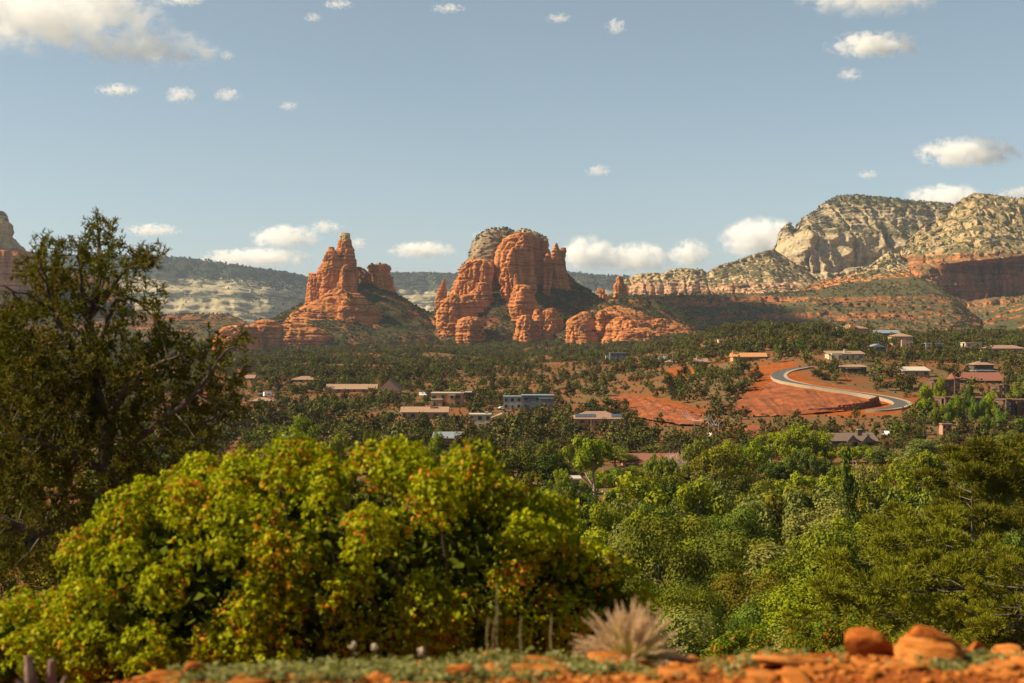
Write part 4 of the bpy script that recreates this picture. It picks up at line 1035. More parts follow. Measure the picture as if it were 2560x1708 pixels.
house("orange roofed ranch house above the top bend of the road", 1830, 1919, 882, 902, M_ORNW, M_ROOFO, "gable", win=5, rh=.5, chim=.05, porch=True, front=40)
house("pale green walled house with a flat cream roof right of the ranch house", 2070, 2164, 879, 899, M_CREAMW, M_ROOFT, "shed", win=5, rh=.35, chim=.5, wings=[(.05, .35, .8, 2, 3)])
house("square cream tower on the wooded ridge top", 1970, 1980, 800, 820, M_CREAMW, M_ROOFW, "flat", dep=4, win=1, door=False, front=25, cat="tower", eave=.2)
house("grey low house right of the cream ridge tower", 1998, 2018, 803, 816, M_LGREY, M_ROOFG, "flat", dep=7, win=2, door=False, front=25)
house("big tan hilltop house with a central stone chimney", 2090, 2172, 811, 836, M_ORNW, M_ROOFB, "hip", dep=16, win=5, rh=.42, chim=[.45, .55], wings=[(.42, .56, .95, 1.2, 3)])
house("hilltop house with a pale blue metal roof", 2188, 2250, 825, 848, M_GREYW, M_ROOFG, "gable", dep=12, win=4, rh=.35, wings=[(.0, .3, .6, 2, 3)])
house("two storey tan house right of the blue roof", 2230, 2284, 833, 866, M_TAN, M_ROOFT, "hip", dep=13, win=4, rh=.25, floors=2, wings=[(.4, .95, .5, 3, 3)])
house("grey gabled house below the blue roofed house", 2176, 2216, 860, 879, M_GREYW, M_ROOFG, "gable", dep=12, win=2, rh=.4, along='y', front=30)
house("flat white roofed modern box right of the tan two storey house", 2312, 2360, 859, 875, M_LGREY, M_ROOFW, "flat", dep=9, win=2, wings=[(0, .3, 1.0, 1, 3)], front=30)
house("cream stepped house left of the long brown ranch", 2410, 2456, 858, 879, M_CREAMW, M_ROOFW, "flat", dep=9, win=2, wings=[(0, .4, 1.05, 2, 4)], front=35)
house("long brown roofed ranch house at the right edge", 2462, 2568, 863, 884, M_TAN, M_ROOFB, "hip", dep=13, win=6, rh=.4, front=40)
house("dark timber house with a tan flat roof right of the road", 2103, 2168, 914, 932, M_DKW, M_ROOFT, "shed", dep=11, win=4, rh=.25, porch=True)
house("white metal roofed house in trees right of the timber house", 2256, 2326, 919, 941, M_TAN, M_ROOFW, "shed", dep=11, win=3, rh=.4)
house("brown hip roofed house above the pueblo apartments", 2433, 2486, 903, 926, M_DKW, M_ROOFB, "hip", dep=12, win=3, rh=.4, chim=.5)
house("slate grey flat roofed house below the brown hip roof", 2440, 2492, 928, 948, M_GREYW, M_ROOFG, "flat", dep=10, win=4)
house("long rusty red roof behind the pueblo apartments", 2390, 2512, 932, 957, M_BRNW, M_ROOFR, "gable", dep=16, win=5, rh=.8, cat="building")
house("brown pueblo block with a flat parapet at the back left", 2332, 2400, 951, 990, M_BRNW, M_BRNW, "flat", dep=12, win=3, floors=2, wings=[(0, .2, .85, 1.5, 2), (.8, 1, 1.08, 1, 4)], cat="apartment building")
house("dark brown three storey pueblo block with twin stepped towers", 2356, 2480, 997, 1048, M_BRNW, M_BRNW, "flat", dep=14, win=6, floors=3, wings=[(0, .09, 1.05, 2, 3), (.11, .2, .9, 1.4, 3), (.5, .62, 1.06, 2.2, 3), (.82, .9, .9, 1.4, 3)], cat="apartment building")
house("brown pueblo block with roof parapets at the right edge above", 2496, 2580, 966, 1000, M_BRNW, M_BRNW, "flat", dep=12, win=4, floors=2, wings=[(.1, .25, 1.1, 1.5, 3), (.5, .65, 1.1, 1.5, 3)], cat="apartment building")
house("dark brown pueblo block at the right edge below", 2506, 2590, 1002, 1046, M_BRNW, M_BRNW, "flat", dep=12, win=4, floors=3, wings=[(.05, .18, 1.05, 2, 3), (.4, .5, .9, 1.5, 3)], cat="apartment building")
rt, w, hw, H, b = house("wide dark shingled lodge with black gables among green trees", 2076, 2196, 1086, 1116, M_DKW, M_ROOFD, "gable", dep=16, win=6, rh=.55, cat="lodge", chim=.7, Y=430)
for x in (-.05, .28):
    MB().gable(x*w-2.2, x*w+2.2, -1.6, 5, hw*.8, H*.98, along='y').build("gable", M_DKW, rt)
house("long red roofed building behind the green trees", 1558, 1702, 1138, 1172, M_PINKW, M_ROOFR, "gable", dep=14, win=8, rh=.62, cat="building", Y=375, front=14)
house("grey metal roofed shed with a rust red front behind the bush", 1082, 1152, 1086, 1118, M_ROOFR, M_ROOFG, "shed", dep=10, win=3, rh=.35, cat="shed", Y=400, front=14)
house("tan roofed motel block just right of the orange leaved bush", 1252, 1356, 1190, 1240, M_TAN, M_ROOFT, "hip", dep=12, win=5, rh=.4, cat="motel", Y=285, front=14)
house("white roofed motel block right of the tan roofed one", 1408, 1452, 1200, 1232, M_CREAMW, M_ROOFW, "flat", dep=9, win=3, cat="motel", Y=300, front=14)
house("small brick hut with white windows right of the lodge", 2356, 2380, 1062, 1088, M_PINKW, M_ROOFB, "flat", dep=5, win=2, cat="hut", floors=2, Y=440, front=14)
house("bright orange flat roof low between the trees", 1242, 1284, 1088, 1097, M_ORNW, M_ROOFO, "shed", dep=9, win=2, rh=.5, cat="shed", Y=430, front=14)

# ---------------------------------------------------------------- the road
def ribbon(pts, wl, wr, lift, n=160):
    pts = np.array(pts); t = np.linspace(0, 1, len(pts)); tt = np.linspace(0, 1, n)
    Q = np.stack([np.interp(tt, t, pts[:, i]) for i in range(3)], -1)
    k = np.hanning(15); k /= k.sum()
    Q = np.stack([np.convolve(np.pad(Q[:, i], 7, mode='edge'), k, 'valid') for i in range(3)], -1)
    d = np.gradient(Q, axis=0); d[:, 2] = 0; d /= np.linalg.norm(d, axis=1, keepdims=True)
    nrm = np.stack([-d[:, 1], d[:, 0], 0 * d[:, 0]], -1)
    return Q, nrm, d
RP = [(2030, 921), (2003, 923), (1972, 928), (1950, 935), (1942, 943), (1948, 951), (1968, 958), (2010, 966), (2080, 977), (2150, 987), (2210, 997), (2246, 1007), (2256, 1015), (2240, 1023), (2205, 1029), (2160, 1031)]
rp = [ground_at(x, y, 560) for x, y in RP]
Q, Nn, Dd = ribbon(rp, 0, 0, 0)
def strip(name, a, b, lift, thick, mat, label, kind="structure", n=3):
    offs = np.linspace(a, b, n)
    zc = Q[:, 2] + lift
    V = np.stack([np.concatenate([Q[:, :2] + Nn[:, :2] * o, zc[:, None]], 1) for o in offs], 1)
    nr = len(Q)
    lo = V.copy(); lo[:, :, 2] -= thick
    allv = np.concatenate([V.reshape(-1, 3), lo.reshape(-1, 3)])
    Fc = [tuple(r_) for r_ in grid_faces(n, nr)]
    o_ = nr * n
    for i in range(nr - 1):
        Fc.append((i*n, (i+1)*n, o_+(i+1)*n, o_+i*n)); Fc.append((i*n+n-1, o_+i*n+n-1, o_+(i+1)*n+n-1, (i+1)*n+n-1))
    return tag(link(name, mk_mesh(name, allv, Fc, mat)), label, None, None, kind)
M_ASPH = plain("asphalt", (0.070, 0.068, 0.066), 0.9, 0.12, 0.6)
M_WALK = plain("sandy_concrete", (0.29, 0.22, 0.15), 0.9, 0.08, 0.6)
strip("road", -3.1, 3.1, 0.9, 2.0, M_ASPH, "grey asphalt road curving in an S over the red hillside")
strip("sidewalk", 3.103, 4.9, 1.03, 2.0, M_WALK, "pale concrete sidewalk along the far side of the curving road")
strip("kerb", -3.3, -3.103, 1.03, 2.0, M_WALK, "thin pale kerb along the near side of the curving road")
# dry stone retaining wall below the lower bend
M_WSTONE = plain("dark_red_stone", (0.20, 0.065, 0.03), 0.95, 0.25, 0.8, bump=0.1, bscale=2)
wb = ground_at(2080, 1034)
wallE = tag(empty("retaining_wall", wb), "dark red dry stone wall at the foot of the graded slope", "retaining wall")
wl_px = [(1985, 1036), (2030, 1034), (2080, 1031), (2130, 1027), (2170, 1020), (2196, 1012)]
stone_me = []
for i in range(5):
    r = np.random.default_rng(900 + i)
    b_ = MB().box(-.5, .5, -.5, .5, -.5, .5); v = np.array(b_.V); v += r.normal(size=v.shape) * 0.07
    stone_me.append(mk_mesh("stone", v, b_.F, M_WSTONE))
r = np.random.default_rng(77)
for i in range(54):
    t = i / 53 * (len(wl_px) - 1); k = min(int(t), len(wl_px) - 2); f = t - k
    px = wl_px[k][0] * (1-f) + wl_px[k+1][0] * f; py = wl_px[k][1] * (1-f) + wl_px[k+1][1] * f
    g_ = ground_at(px, py, 560)
    hgt = np.interp(px, [1985, 2080, 2150, 2196], [1.2, 2.2, 3.0, 3.4])
    nr_ = int(np.ceil(hgt / 0.8))
    for q in range(nr_):
        o = link("stone", stone_me[r.integers(5)], wallE, g_ - wb + np.array([r.normal()*.1, r.normal()*.25 + q*.15, q*.8 + .2]), r.uniform(-.2, .2), (1.05, 1.4, .82))

# ---------------------------------------------------------------- parked vehicles
M_WHITEP = plain("white_paint", (0.75, 0.74, 0.70), 0.35, 0.03, spec=0.5)
M_DARKP = plain("dark_blue_paint", (0.035, 0.04, 0.05), 0.3, 0.05, spec=0.5)
M_SILV = plain("silver_paint", (0.45, 0.46, 0.47), 0.35, 0.04, spec=0.5)
M_TYRE = plain("tyre_rubber", (0.02, 0.02, 0.02), 0.9, 0.1)
def wheel(parent, x, y, rad):
    a = np.linspace(0, 2*np.pi, 12, endpoint=False)
    V = [(x + rad*math.cos(t), y + dy, rad + rad*math.sin(t)) for dy in (-.12, .12) for t in a]
    Fc = [tuple(range(11, -1, -1)), tuple(range(12, 24))] + [(i, (i+1) % 12, 12+(i+1) % 12, 12+i) for i in range(12)]
    o = link("wheel", mk_mesh("wheel", V, Fc, M_TYRE), parent)
    V2 = [(x + rad*.6*math.cos(t), y - .13, rad + rad*.6*math.sin(t)) for t in a]
    link("rim", mk_mesh("rim", V2 + [(x, y-.15, rad)], [(i, (i+1) % 12, 12) for i in range(12)], M_STEEL), o)
def vehicle(label, px, py, mat, kind, rz, cat, Y=None, group=None, k=1.0):
    g_ = ground_at(px, py) if Y is None else np.array([(px-CX)/F*Y, Y, (CY-py)/F*Y])
    e_ = empty({"car": "parked_car", "van": "parked_van", "camper": "camper_truck", "pickup": "pickup_truck"}[kind], g_, rz, label, cat, group, (k, k, k))
    L = {"car": 4.4, "van": 5.6, "camper": 6.4, "pickup": 5.4}[kind]; h = L / 2
    pr = {"car": [(-h,.35),(h,.35),(h,.75),(h*.55,.95),(h*.25,1.42),(-h*.5,1.42),(-h*.85,.98),(-h,.9)],
          "van": [(-h,.4),(h,.4),(h,1.0),(h*.7,1.25),(h*.45,2.1),(-h,2.1)],
          "camper": [(-h,.5),(h,.5),(h,1.1),(h*.6,1.3),(h*.45,1.9),(h*.62,2.1),(h*.55,2.9),(-h,2.9)],
          "pickup": [(-h,.45),(h,.45),(h,1.0),(h*.5,1.1),(h*.25,1.75),(-h*.15,1.75),(-h*.2,1.1),(-h,1.1)]}[kind]
    n = len(pr); wd = .9 if kind == "car" else 1.05
    V = [(x, -wd, z) for x, z in pr] + [(x, wd, z) for x, z in pr]
    link("body", mk_mesh("body", V, [tuple(range(n)), tuple(range(2*n-1, n-1, -1))] + [(i, n+i, n+(i+1) % n, (i+1) % n) for i in range(n)], mat), e_)
    zt = pr[4][1]
    for sy in (-1, 1):
        y0 = sy*(wd+.012)
        wv = [(h*.28, y0, zt*.68), (h*.12, y0, zt*.93), (-h*.3, y0, zt*.93), (-h*.42, y0, zt*.68)]
        link("side_window", mk_mesh("side_window", wv + [(a, b2-sy*.02, c) for a, b2, c in wv], [(0,1,2,3),(7,6,5,4),(0,4,5,1),(1,5,6,2),(2,6,7,3),(3,7,4,0)], M_GLASS), e_)
        for sx in (-.62, .62): wheel(e_, sx*h, sy*(wd-.08), .34)
        MB().box(h-.02, h+.03, sy*wd*.7-.18, sy*wd*.7+.18, .62, .78).build("headlight", M_WHITEP, e_)
    a, b_ = pr[3], pr[4]
    wx = [(a[0]*.98+.05, -wd*.82, a[1]+.06), (a[0]*.98+.05, wd*.82, a[1]+.06), (b_[0]+.05, wd*.75, b_[1]-.06), (b_[0]+.05, -wd*.75, b_[1]-.06)]
    link("windscreen", mk_mesh("windscreen", wx + [(x-.04, y, z-.03) for x, y, z in wx], [(0,1,2,3),(7,6,5,4),(0,4,5,1),(1,5,6,2),(2,6,7,3),(3,7,4,0)], M_GLASS), e_)
    PLOTS.append((px-14, px+14, g_[1]-50, g_[1]+8))
vehicle("white camper truck parked above the tan carport", 672, 992, M_WHITEP, "camper", 0.5, "camper truck")
vehicle("dark suv parked left of the white camper truck", 650, 991, M_DARKP, "car", 1.2, "car")
vehicle("dark car parked behind the suv left of the camper truck", 652, 981, M_DARKP, "car", 1.1, "car")
vehicle("white car parked below the pink gable, left of its pair", 982, 992, M_WHITEP, "car", 0.2, "car")
vehicle("white car parked below the pink gable, right of its pair", 1002, 992, M_WHITEP, "car", 0.2, "car")
vehicle("white van parked left of the orange adobe house", 1060, 990, M_SILV, "van", -0.6, "van")
vehicle("white pickup truck parked right of the dark lodge", 2218, 1090, M_WHITEP, "pickup", 1.0, "truck")
vehicle("white truck parked below the red cut by the tall poles", 1772, 1094, M_WHITEP, "pickup", 1.35, "truck")
vehicle("white car half hidden between trees below the slate blue house", 1256, 1024, M_WHITEP, "car", 0.4, "car")

# ---------------------------------------------------------------- utility poles and wires
POLES = []
def pole(px, yt, yb, label, arm=True, Y=None, r=.16, group=None, lamp=False):
    g_ = ground_at(px, yb) if Y is None else np.array([(px-CX)/F*Y, Y, (CY-yb)/F*Y])
    H = (yb - yt) / F * g_[1]
    e_ = empty("street_lamp" if lamp else "utility_pole", g_, 0.3, label, "street lamp" if lamp else "utility pole", group)
    MB().tube([(0,0,-3), (0,0,H*.5), (0,0,H)], [r, r*.85, r*.65], 8).build("shaft", M_POLE, e_)
    if lamp:
        MB().box(-1.1, 1.1, -.08, .08, H-.35, H-.2).build("crossarm", M_STEEL, e_)
        for s in (-1, 1): MB().box(s*1.0-.3, s*1.0+.3, -.25, .25, H-.2, H+.1).build("lamp_head", M_WHITEP, e_)
    elif arm:
        MB().box(-1.3, 1.3, -.09, .09, H-1.0, H-.8).build("crossarm", M_POLE, e_)
        for x in (-1.15, -.4, .4, 1.15): MB().tube([(x,0,H-.8),(x,0,H-.55)], [.06,.05], 6).build("insulator", M_GLASS, e_)
    PLOTS.append((px-3, px+3, g_[1]-30, g_[1]+2))
    POLES.append((g_ + np.array([0, 0, H-.6]))); return e_
for a in [(1633,1032,1108,"tall bare utility pole standing in the red clearing",False), (1682,868,932,"left of the twin slim poles on the middle slope",True),
          (1688,872,930,"right of the twin slim poles on the middle slope",True), (1712,1030,1060,"short pole at the foot of the red cut",True),
          (1771,1036,1108,"wooden pole left of the tall pale pole by the red cut",True), (1797,1044,1112,"tall pale pole at the right end of the wires",True),
          (1736,1044,1068,"thin pole between the red cut poles",False), (1404,1072,1118,"pole with a crossarm left of the bright cottonwood",True),
          (1320,1080,1122,"pole with a crossarm behind the small dark tree",True), (1301,1078,1105,"thin pale post left of the crossarm pole",False),
          (1478,1046,1080,"pole in front of the pink solar house",False), (2318,1082,1110,"brown pole among trees below the pueblo blocks",True),
          (2262,1070,1088,"small pole with a crossarm right of the white pickup",True), (2203,1062,1086,"thin flag pole right of the lodge",False),
          (1501,880,900,"slim pole left of the slate blue house",False), (1510,875,898,"second slim pole nearest the slate blue house",False)]:
    pole(*a)
pole(721, 1088, 1130, "twin headed street lamp rising behind the bush", lamp=True, Y=330)
def wire(i, j, sag, label):
    for k, off in enumerate((-1.0, 0, 1.0)):
        a, b_ = POLES[i], POLES[j]; t = np.linspace(0, 1, 12)[:, None]
        pts = a * (1-t) + b_ * t + np.array([off, 0, .1]); pts[:, 2] -= sag * 4 * (t * (1-t))[:, 0]
        V, Fc = tube(pts, 0.045, 3)
        tag(link("overhead_wire", mk_mesh("overhead_wire", V - pts[0], Fc, M_STEEL), None, pts[0]), label, "wire", "sagging wires between the poles by the red cut")
wire(3, 4, 2.5, "thin pale wire sagging left of the pole by the white truck")
wire(4, 5, 2.8, "thin pale wire sagging to the tall pale pole")

# ---------------------------------------------------------------- graded slope and cut banks
def gline(pts, dy=0.0, lift=0.0):
    o = []
    for x, y in pts:
        g_ = ground_at(x, y, 500); o.append((x, y, g_[1] + dy))
    return o
M_CUT = plain("fresh_red_earth", (0.205, 0.056, 0.0135), 0.95, 0.3, 0.16, bump=0.9, bscale=0.4)
o = loft("graded_slope", [
    gline([(1886, 986), (1905, 968), (1930, 954), (1962, 964), (2010, 973), (2080, 985), (2150, 995), (2196, 1003)], -1.5),
    gline([(1886, 988), (1930, 986), (1962, 986), (2010, 986), (2080, 989), (2150, 998), (2196, 1005)], -2.5),
    gline([(1870, 992), (1930, 991), (1962, 991), (2010, 991), (2080, 994), (2150, 1001), (2196, 1007)], -8.0),
    gline([(1842, 1042), (1930, 1041), (1990, 1038), (2080, 1030), (2150, 1022), (2196, 1012)], -3.0)],
    M_CUT, nu=300, seed=301, amp=1.1, zamp=0.55, crack=0, cell=7, vs=7, nvs=[16, 6, 44], ledges=[0, 0, 0])
struct(o, "smooth graded red earth slope with a terrace line below the road")
o = loft("cut_bank", [
    gline([(1490, 1006), (1530, 992), (1570, 986), (1640, 994), (1700, 1010), (1760, 1026), (1812, 1040)], 6),
    gline([(1490, 1012), (1530, 998), (1570, 993), (1640, 1001), (1700, 1018), (1760, 1032), (1812, 1044)], 0),
    [(x, y, d - 9) for x, y, d in gline([(1490, 1020), (1530, 1030), (1570, 1040), (1640, 1052), (1700, 1060), (1760, 1060), (1812, 1056)], 0)]],
    M_CUT, nu=260, seed=305, amp=3.4, zamp=.5, cell=7, vs=2.2, nvs=[6, 40], ledges=[0, 2], bedamp=.5)
struct(o, "raw red earth cut bank on the middle slope")
o = loft("cut_bank", [
    gline([(1786, 1072), (1850, 1064), (1900, 1063), (1950, 1070)], 5),
    gline([(1786, 1074), (1850, 1067), (1900, 1067), (1950, 1073)], 0),
    [(x, y, d - 5) for x, y, d in gline([(1786, 1092), (1850, 1094), (1900, 1094), (1950, 1088)], 0)]],
    M_CUT, nu=160, seed=309, amp=2.4, zamp=.4, cell=6, vs=2, nvs=[5, 24], ledges=[0, 1], bedamp=.4)
struct(o, "lower red earth bank behind the tall pale pole")

# ---------------------------------------------------------------- trees of the middle ground
def place_ok(x, y, px):
    for (a, b_, y0, y1) in PLOTS:
        if a < px < b_ and y0 < y < y1: return False
    return True
LAND = [(430, "left pine"), (700, "white camper truck"), (900, "pink gabled building"), (1060, "orange adobe house"), (1230, "cream stucco house"),
        (1330, "dark grey modern house"), (1490, "pink solar house"), (1640, "red cut bank"), (1780, "tall utility poles"), (1900, "red graded slope"),
        (2050, "curving road"), (2180, "bend of the road"), (2300, "dark timber house"), (2440, "brown pueblo apartments"), (2560, "right edge rooftops")]

JM = []
for i in range(9):
    kd = (0, 1, 2, 0, 1, 0, 2, 1, 0)[i]
    V, Fc, C = juniper_meshes(i, 640, kd)
    JM.append((mk_mesh("crown", V, Fc, M_JUN), limb_mesh("trunk", np.random.default_rng(500+i), 1.0, 0.035, C, M_BARK, 6), kd))

r = np.random.default_rng(2024)
cand = []
def poly_any(px, py): return in_poly(px, py, EMBANK) | in_poly(px, py, CUT) | in_poly(px, py, CUT2) | in_poly(px, py, LOT) | in_poly(px, py, PAD)
N = 64000
yy = np.sqrt(r.uniform(440**2, 2350**2, N)); pxx = r.uniform(-250, 2800, N); xx = (pxx - CX) / F * yy
zz = gz(xx, yy); pyy = CY - F * zz / yy
dens = np.clip(0.72 + 1.9 * fbm(xx / 38, yy / 60, 0, 4, 44), 0.06, 1)
open_slope = np.clip(1 - np.abs(pxx - 1500) / 420, 0, 1) * np.clip(1 - np.abs(pyy - 950) / 60, 0, 1)
open_left = np.clip(1 - np.abs(pxx - 560) / 260, 0, 1) * np.clip(1 - np.abs(pyy - 915) / 45, 0, 1)
dens = dens - 0.75 * open_slope - 0.5 * open_left
dens = np.where(pyy < 880, np.maximum(dens, 0.75), dens)
keep = (r.random(N) < dens) & ~poly_any(pxx, pyy)
# the pockets between road and cut stay open a little in front too
road_front = in_poly(pxx, pyy, [(1830, 1040), (2300, 1036), (2300, 1046), (1830, 1052)])
keep &= ~(road_front & (r.random(N) < .6))
roadpoly = in_poly(pxx, pyy, [(1920, 958), (1925, 925), (2050, 915), (2040, 935), (2010, 945), (2110, 962), (2290, 1000), (2300, 1026), (2200, 1040)])
keep &= ~roadpoly
xx, yy, zz, pxx, pyy = xx[keep], yy[keep], zz[keep], pxx[keep], pyy[keep]
# a tree must not hide the road or a house: test the line of sight of its crown
ok = np.ones(len(xx), bool)
for (a, b_, y0, y1) in PLOTS: ok &= ~((pxx > a) & (pxx < b_) & (yy > y0) & (yy < y1))
hgt = np.clip(np.exp(r.normal(size=len(xx)) * .34) * 4.7, 1.8, 9.5)
hgt = np.where((pyy > 1000) & (pxx < 1750), hgt * 1.12, hgt)
topy = CY - F * (zz + hgt) / yy
hide = (in_poly(pxx, topy, EMBANK) | in_poly(pxx, topy, CUT)) & (pyy > 1035)
ok &= ~(hide & (r.random(len(xx)) < .9))
xx, yy, zz, pxx, pyy, hgt = [v[ok] for v in (xx, yy, zz, pxx, pyy, hgt)]
order = np.argsort(yy)
inview = (pxx > 40) & (pxx < 2555)
front = [i for i in order if inview[i] and not (pxx[i] < 560 and pyy[i] > 1000)][:150]
fs = np.zeros(len(xx), bool); fs[front] = True
for i in front:
    k = r.integers(len(JM)); cm, tm, kd = JM[k]
    lx = min(LAND, key=lambda q: abs(q[0] - pxx[i]))[1]
    small = "small" if hgt[i] < 5.2 else "tall"
    nm = "pinyon_pine" if kd == 1 else "juniper_tree"
    look = ("%s pointed dark pinyon below the %s" if kd == 1 else "%s wide double juniper below the %s" if kd == 2 else "%s round olive juniper below the %s") % (small, lx)
    e_ = empty(nm, (xx[i], yy[i], zz[i] - .15), r.uniform(0, 6.28), look, "pinyon pine" if kd == 1 else "juniper tree", look.replace(" below", "s below"))
    h = hgt[i]; wv = h * r.uniform(0.95, 1.25)
    e_.scale = (wv, wv, h)
    link("crown", cm, e_); link("trunk", tm, e_)
rest = np.column_stack([xx, yy, zz - .15, hgt * 1.05])[~fs]
gn_scatter("forest", rest, PROTO, "dark juniper and pinyon woodland covering the valley slopes", 3, (0.8, 1.15))
# low scrub between the trees
ns = 16000
sy_ = np.sqrt(r.uniform(430**2, 1500**2, ns)); sp = r.uniform(-100, 2700, ns); sx_ = (sp - CX) / F * sy_; sz_ = gz(sx_, sy_); sq = CY - F * sz_ / sy_
kk = ~poly_any(sp, sq) & ~in_poly(sp, sq, [(1920, 958), (1925, 925), (2050, 915), (2110, 962), (2290, 1000), (2300, 1026), (2200, 1040)])
SCRUB["near"].append(np.column_stack([sx_, sy_, sz_, r.uniform(0.7, 1.9, ns)])[kk])
gn_scatter("scrub", np.concatenate(SCRUB["near"]), PROTO2, "scattered green scrub growing on the red rock and soil", 5)
gn_scatter("rim_forest", np.concatenate(SCRUB["mesa"]), PROTO3, "dark green forest, blue haze tint in its colour, along the rim and slopes of the distant mesa", 8)
gn_scatter("scrub", np.concatenate(SCRUB["far"]), PROTO2, "dark scrub dotted over the distant mesas and mountains", 6)

# ---------------------------------------------------------------- broad leaved trees in the valley
def broad_meshes(i, mat, n=4200, leaf=0.05, shape="round", bark=M_BARK, nl=12):
    r = np.random.default_rng(700 + i)
    if shape == "round": C, Rr = crown_lobes(r, 30, 0.40, 0.36, 0.58, 0.125, -0.75)
    elif shape == "tall": C, Rr = crown_lobes(r, 30, 0.28, 0.44, 0.54, 0.11, -0.9)
    elif shape == "wide": C, Rr = crown_lobes(r, 30, 0.55, 0.27, 0.66, 0.12, -0.55)
    elif shape == "open": C, Rr = crown_lobes(r, 19, 0.55, 0.3, 0.68, 0.115, -0.25)
    elif shape == "cone":
        C, Rr = [], []
        for z in np.linspace(0.12, 0.97, 34):
            w = 0.32 * (1 - z) ** 0.8 + 0.02; a = r.uniform(0, 6.28); q = r.random() ** .4
            C.append((math.cos(a)*w*q, math.sin(a)*w*q, z)); Rr.append(0.05 + 0.09 * (1 - z))
        C, Rr = np.array(C), np.array(Rr)
    V, Fc = lobes_leaves(C, Rr, n, leaf, r, squash=0.85, out=2.0, shell=0.6, asp=0.66)
    return mk_mesh("crown", V, Fc, mat), limb_mesh("trunk", r, 1.0, 0.028 if shape != "open" else 0.04, C, bark, nl)
def kinds(nf, nn):
    """the same six kinds in two grades: far (nf = leaves, size) and near"""
    n, lf = nf; o = 100 if nn else 0
    return {
 "lime":  [broad_meshes(o+i, M_LIME, int(n*.85), lf*1.08, s, M_BARKP) for i, s in enumerate(("round", "wide", "open"))],
 "green": [broad_meshes(o+10+i, M_GREEN, n, lf, s) for i, s in enumerate(("round", "wide", "round"))],
 "sage":  [broad_meshes(o+20+i, M_SAGE, n, lf*.96, s, M_BARKP) for i, s in enumerate(("round", "tall"))],
 "olive": [broad_meshes(o+30+i, M_OLIVE, n, lf*.96, s) for i, s in enumerate(("round", "wide", "tall"))],
 "dark":  [broad_meshes(o+40+i, M_DKGREEN, n, lf, s) for i, s in enumerate(("round", "tall", "wide"))],
 "cone":  [broad_meshes(o+50+i, M_DKGREEN, n, lf*.85, "cone") for i in range(2)]}
BT = kinds((5200, .042), False)
BTN = kinds((15000, .0235), True)
BTC = {k_: [broad_meshes(300 + j, m_, 34000, .0150, "round")] for j, (k_, m_) in enumerate((("green", M_GREEN), ("olive", M_OLIVE), ("dark", M_DKGREEN), ("sage", M_SAGE), ("lime", M_LIME)))}
NAMES = {"lime": ("cottonwood_tree", "cottonwood"), "green": ("broadleaf_tree", "tree"), "sage": ("silver_poplar", "poplar"),
         "olive": ("elm_tree", "elm tree"), "dark": ("ash_tree", "ash tree"), "cone": ("cypress_tree", "cypress")}
LOOK = {"lime": "bright lime green", "green": "mid green leafy", "sage": "pale silvery green", "olive": "yellowish olive green", "dark": "dark green shady", "cone": "dark pointed"}
TREES = []
def tree(kind, px, ytop, Y, wpx, label=None, v=None, group=None, rz=None):
    x = (px - CX) / F * Y; z0 = float(gz(x, Y)); zt = (CY - ytop) / F * Y
    H = max(zt - z0, 3.0); w = wpx / F * Y
    src = BTC if Y < 112 else BTN if Y < 190 else BT
    cm, tm = src[kind][v % len(src[kind]) if v is not None else r.integers(len(src[kind]))]
    mw = max(abs(c[0]) for c in cm_bounds(cm)) * 2
    nm, cat = NAMES[kind]
    e_ = empty(nm, (x, Y, z0 - .1), r.uniform(0, 6.28) if rz is None else rz, label, cat, group)
    e_.scale = (w / mw, w / mw, H / 1.0)
    link("crown", cm, e_); link("trunk", tm, e_)
    TREES.append((px, ytop, Y, wpx)); return e_
_cb = {}
def cm_bounds(me):
    if me.name not in _cb:
        a = np.empty(len(me.vertices) * 3, np.float32); me.vertices.foreach_get("co", a); a = a.reshape(-1, 3)
        _cb[me.name] = [tuple(a.min(0) * .9), tuple(a.max(0) * .9)]
    return _cb[me.name]
# trees the photograph singles out
tree("lime", 1486, 1083, 330, 150, "bright lime cottonwood with a bare pale forking trunk showing", 2)
tree("lime", 1402, 1165, 345, 60, "small lime tree tucked under the cottonwood with the bare trunk", 1)
tree("lime", 760, 1036, 420, 92, "bright lime round tree standing alone left of centre above the orange bush", 0)
tree("lime", 1092, 1076, 400, 42, "small round lime tree left of the umbrella shaped pine", 0)
tree("olive", 840, 1062, 400, 66, "olive round tree right of the lone lime tree above the bush", 0)
tree("olive", 930, 1068, 395, 60, "second olive tree, further right of the lone lime tree", 1)
tree("dark", 1200, 1070, 340, 110, "umbrella shaped dark tree with spreading bare limbs below", 2)
tree("dark", 1290, 1108, 320, 112, "dense dark green round tree right of the umbrella shaped tree", 0)
tree("green", 1365, 1092, 380, 80, "leafy green tree in front of the pole with a crossarm", 0)
tree("cone", 2118, 1118, 210, 92, "tall dark conifer rising among silvery poplars", 0)
tree("lime", 1985, 1056, 400, 96, "bright green round crowned tree left of the dark lodge", 0)
tree("lime", 2052, 1076, 400, 80, "bright green tree touching the left end of the dark lodge", 0)
tree("lime", 1870, 1090, 370, 130, "lime green wide tree at the back of the grove left of the lodge", 1)
tree("lime", 1800, 1110, 350, 120, "yellow green tree at the left back of the poplar grove", 0)
tree("green", 1650, 1120, 330, 90, "mid green tree in front of the long red roof", 1)
tree("olive", 2030, 1300, 115, 250, "feathery yellow green domed tree in the middle of the lower grove", 0)
tree("dark", 1660, 1300, 120, 230, "dark shady tree low in the grove, above the fountain grass", 0)
tree("dark", 1800, 1490, 75, 190, "dark leafy tree bottom centre of the grove, left of the orange boulders", 0)
tree("olive", 1700, 1400, 88, 240, "dull olive tree with twiggy crown behind the fountain grass", 2)
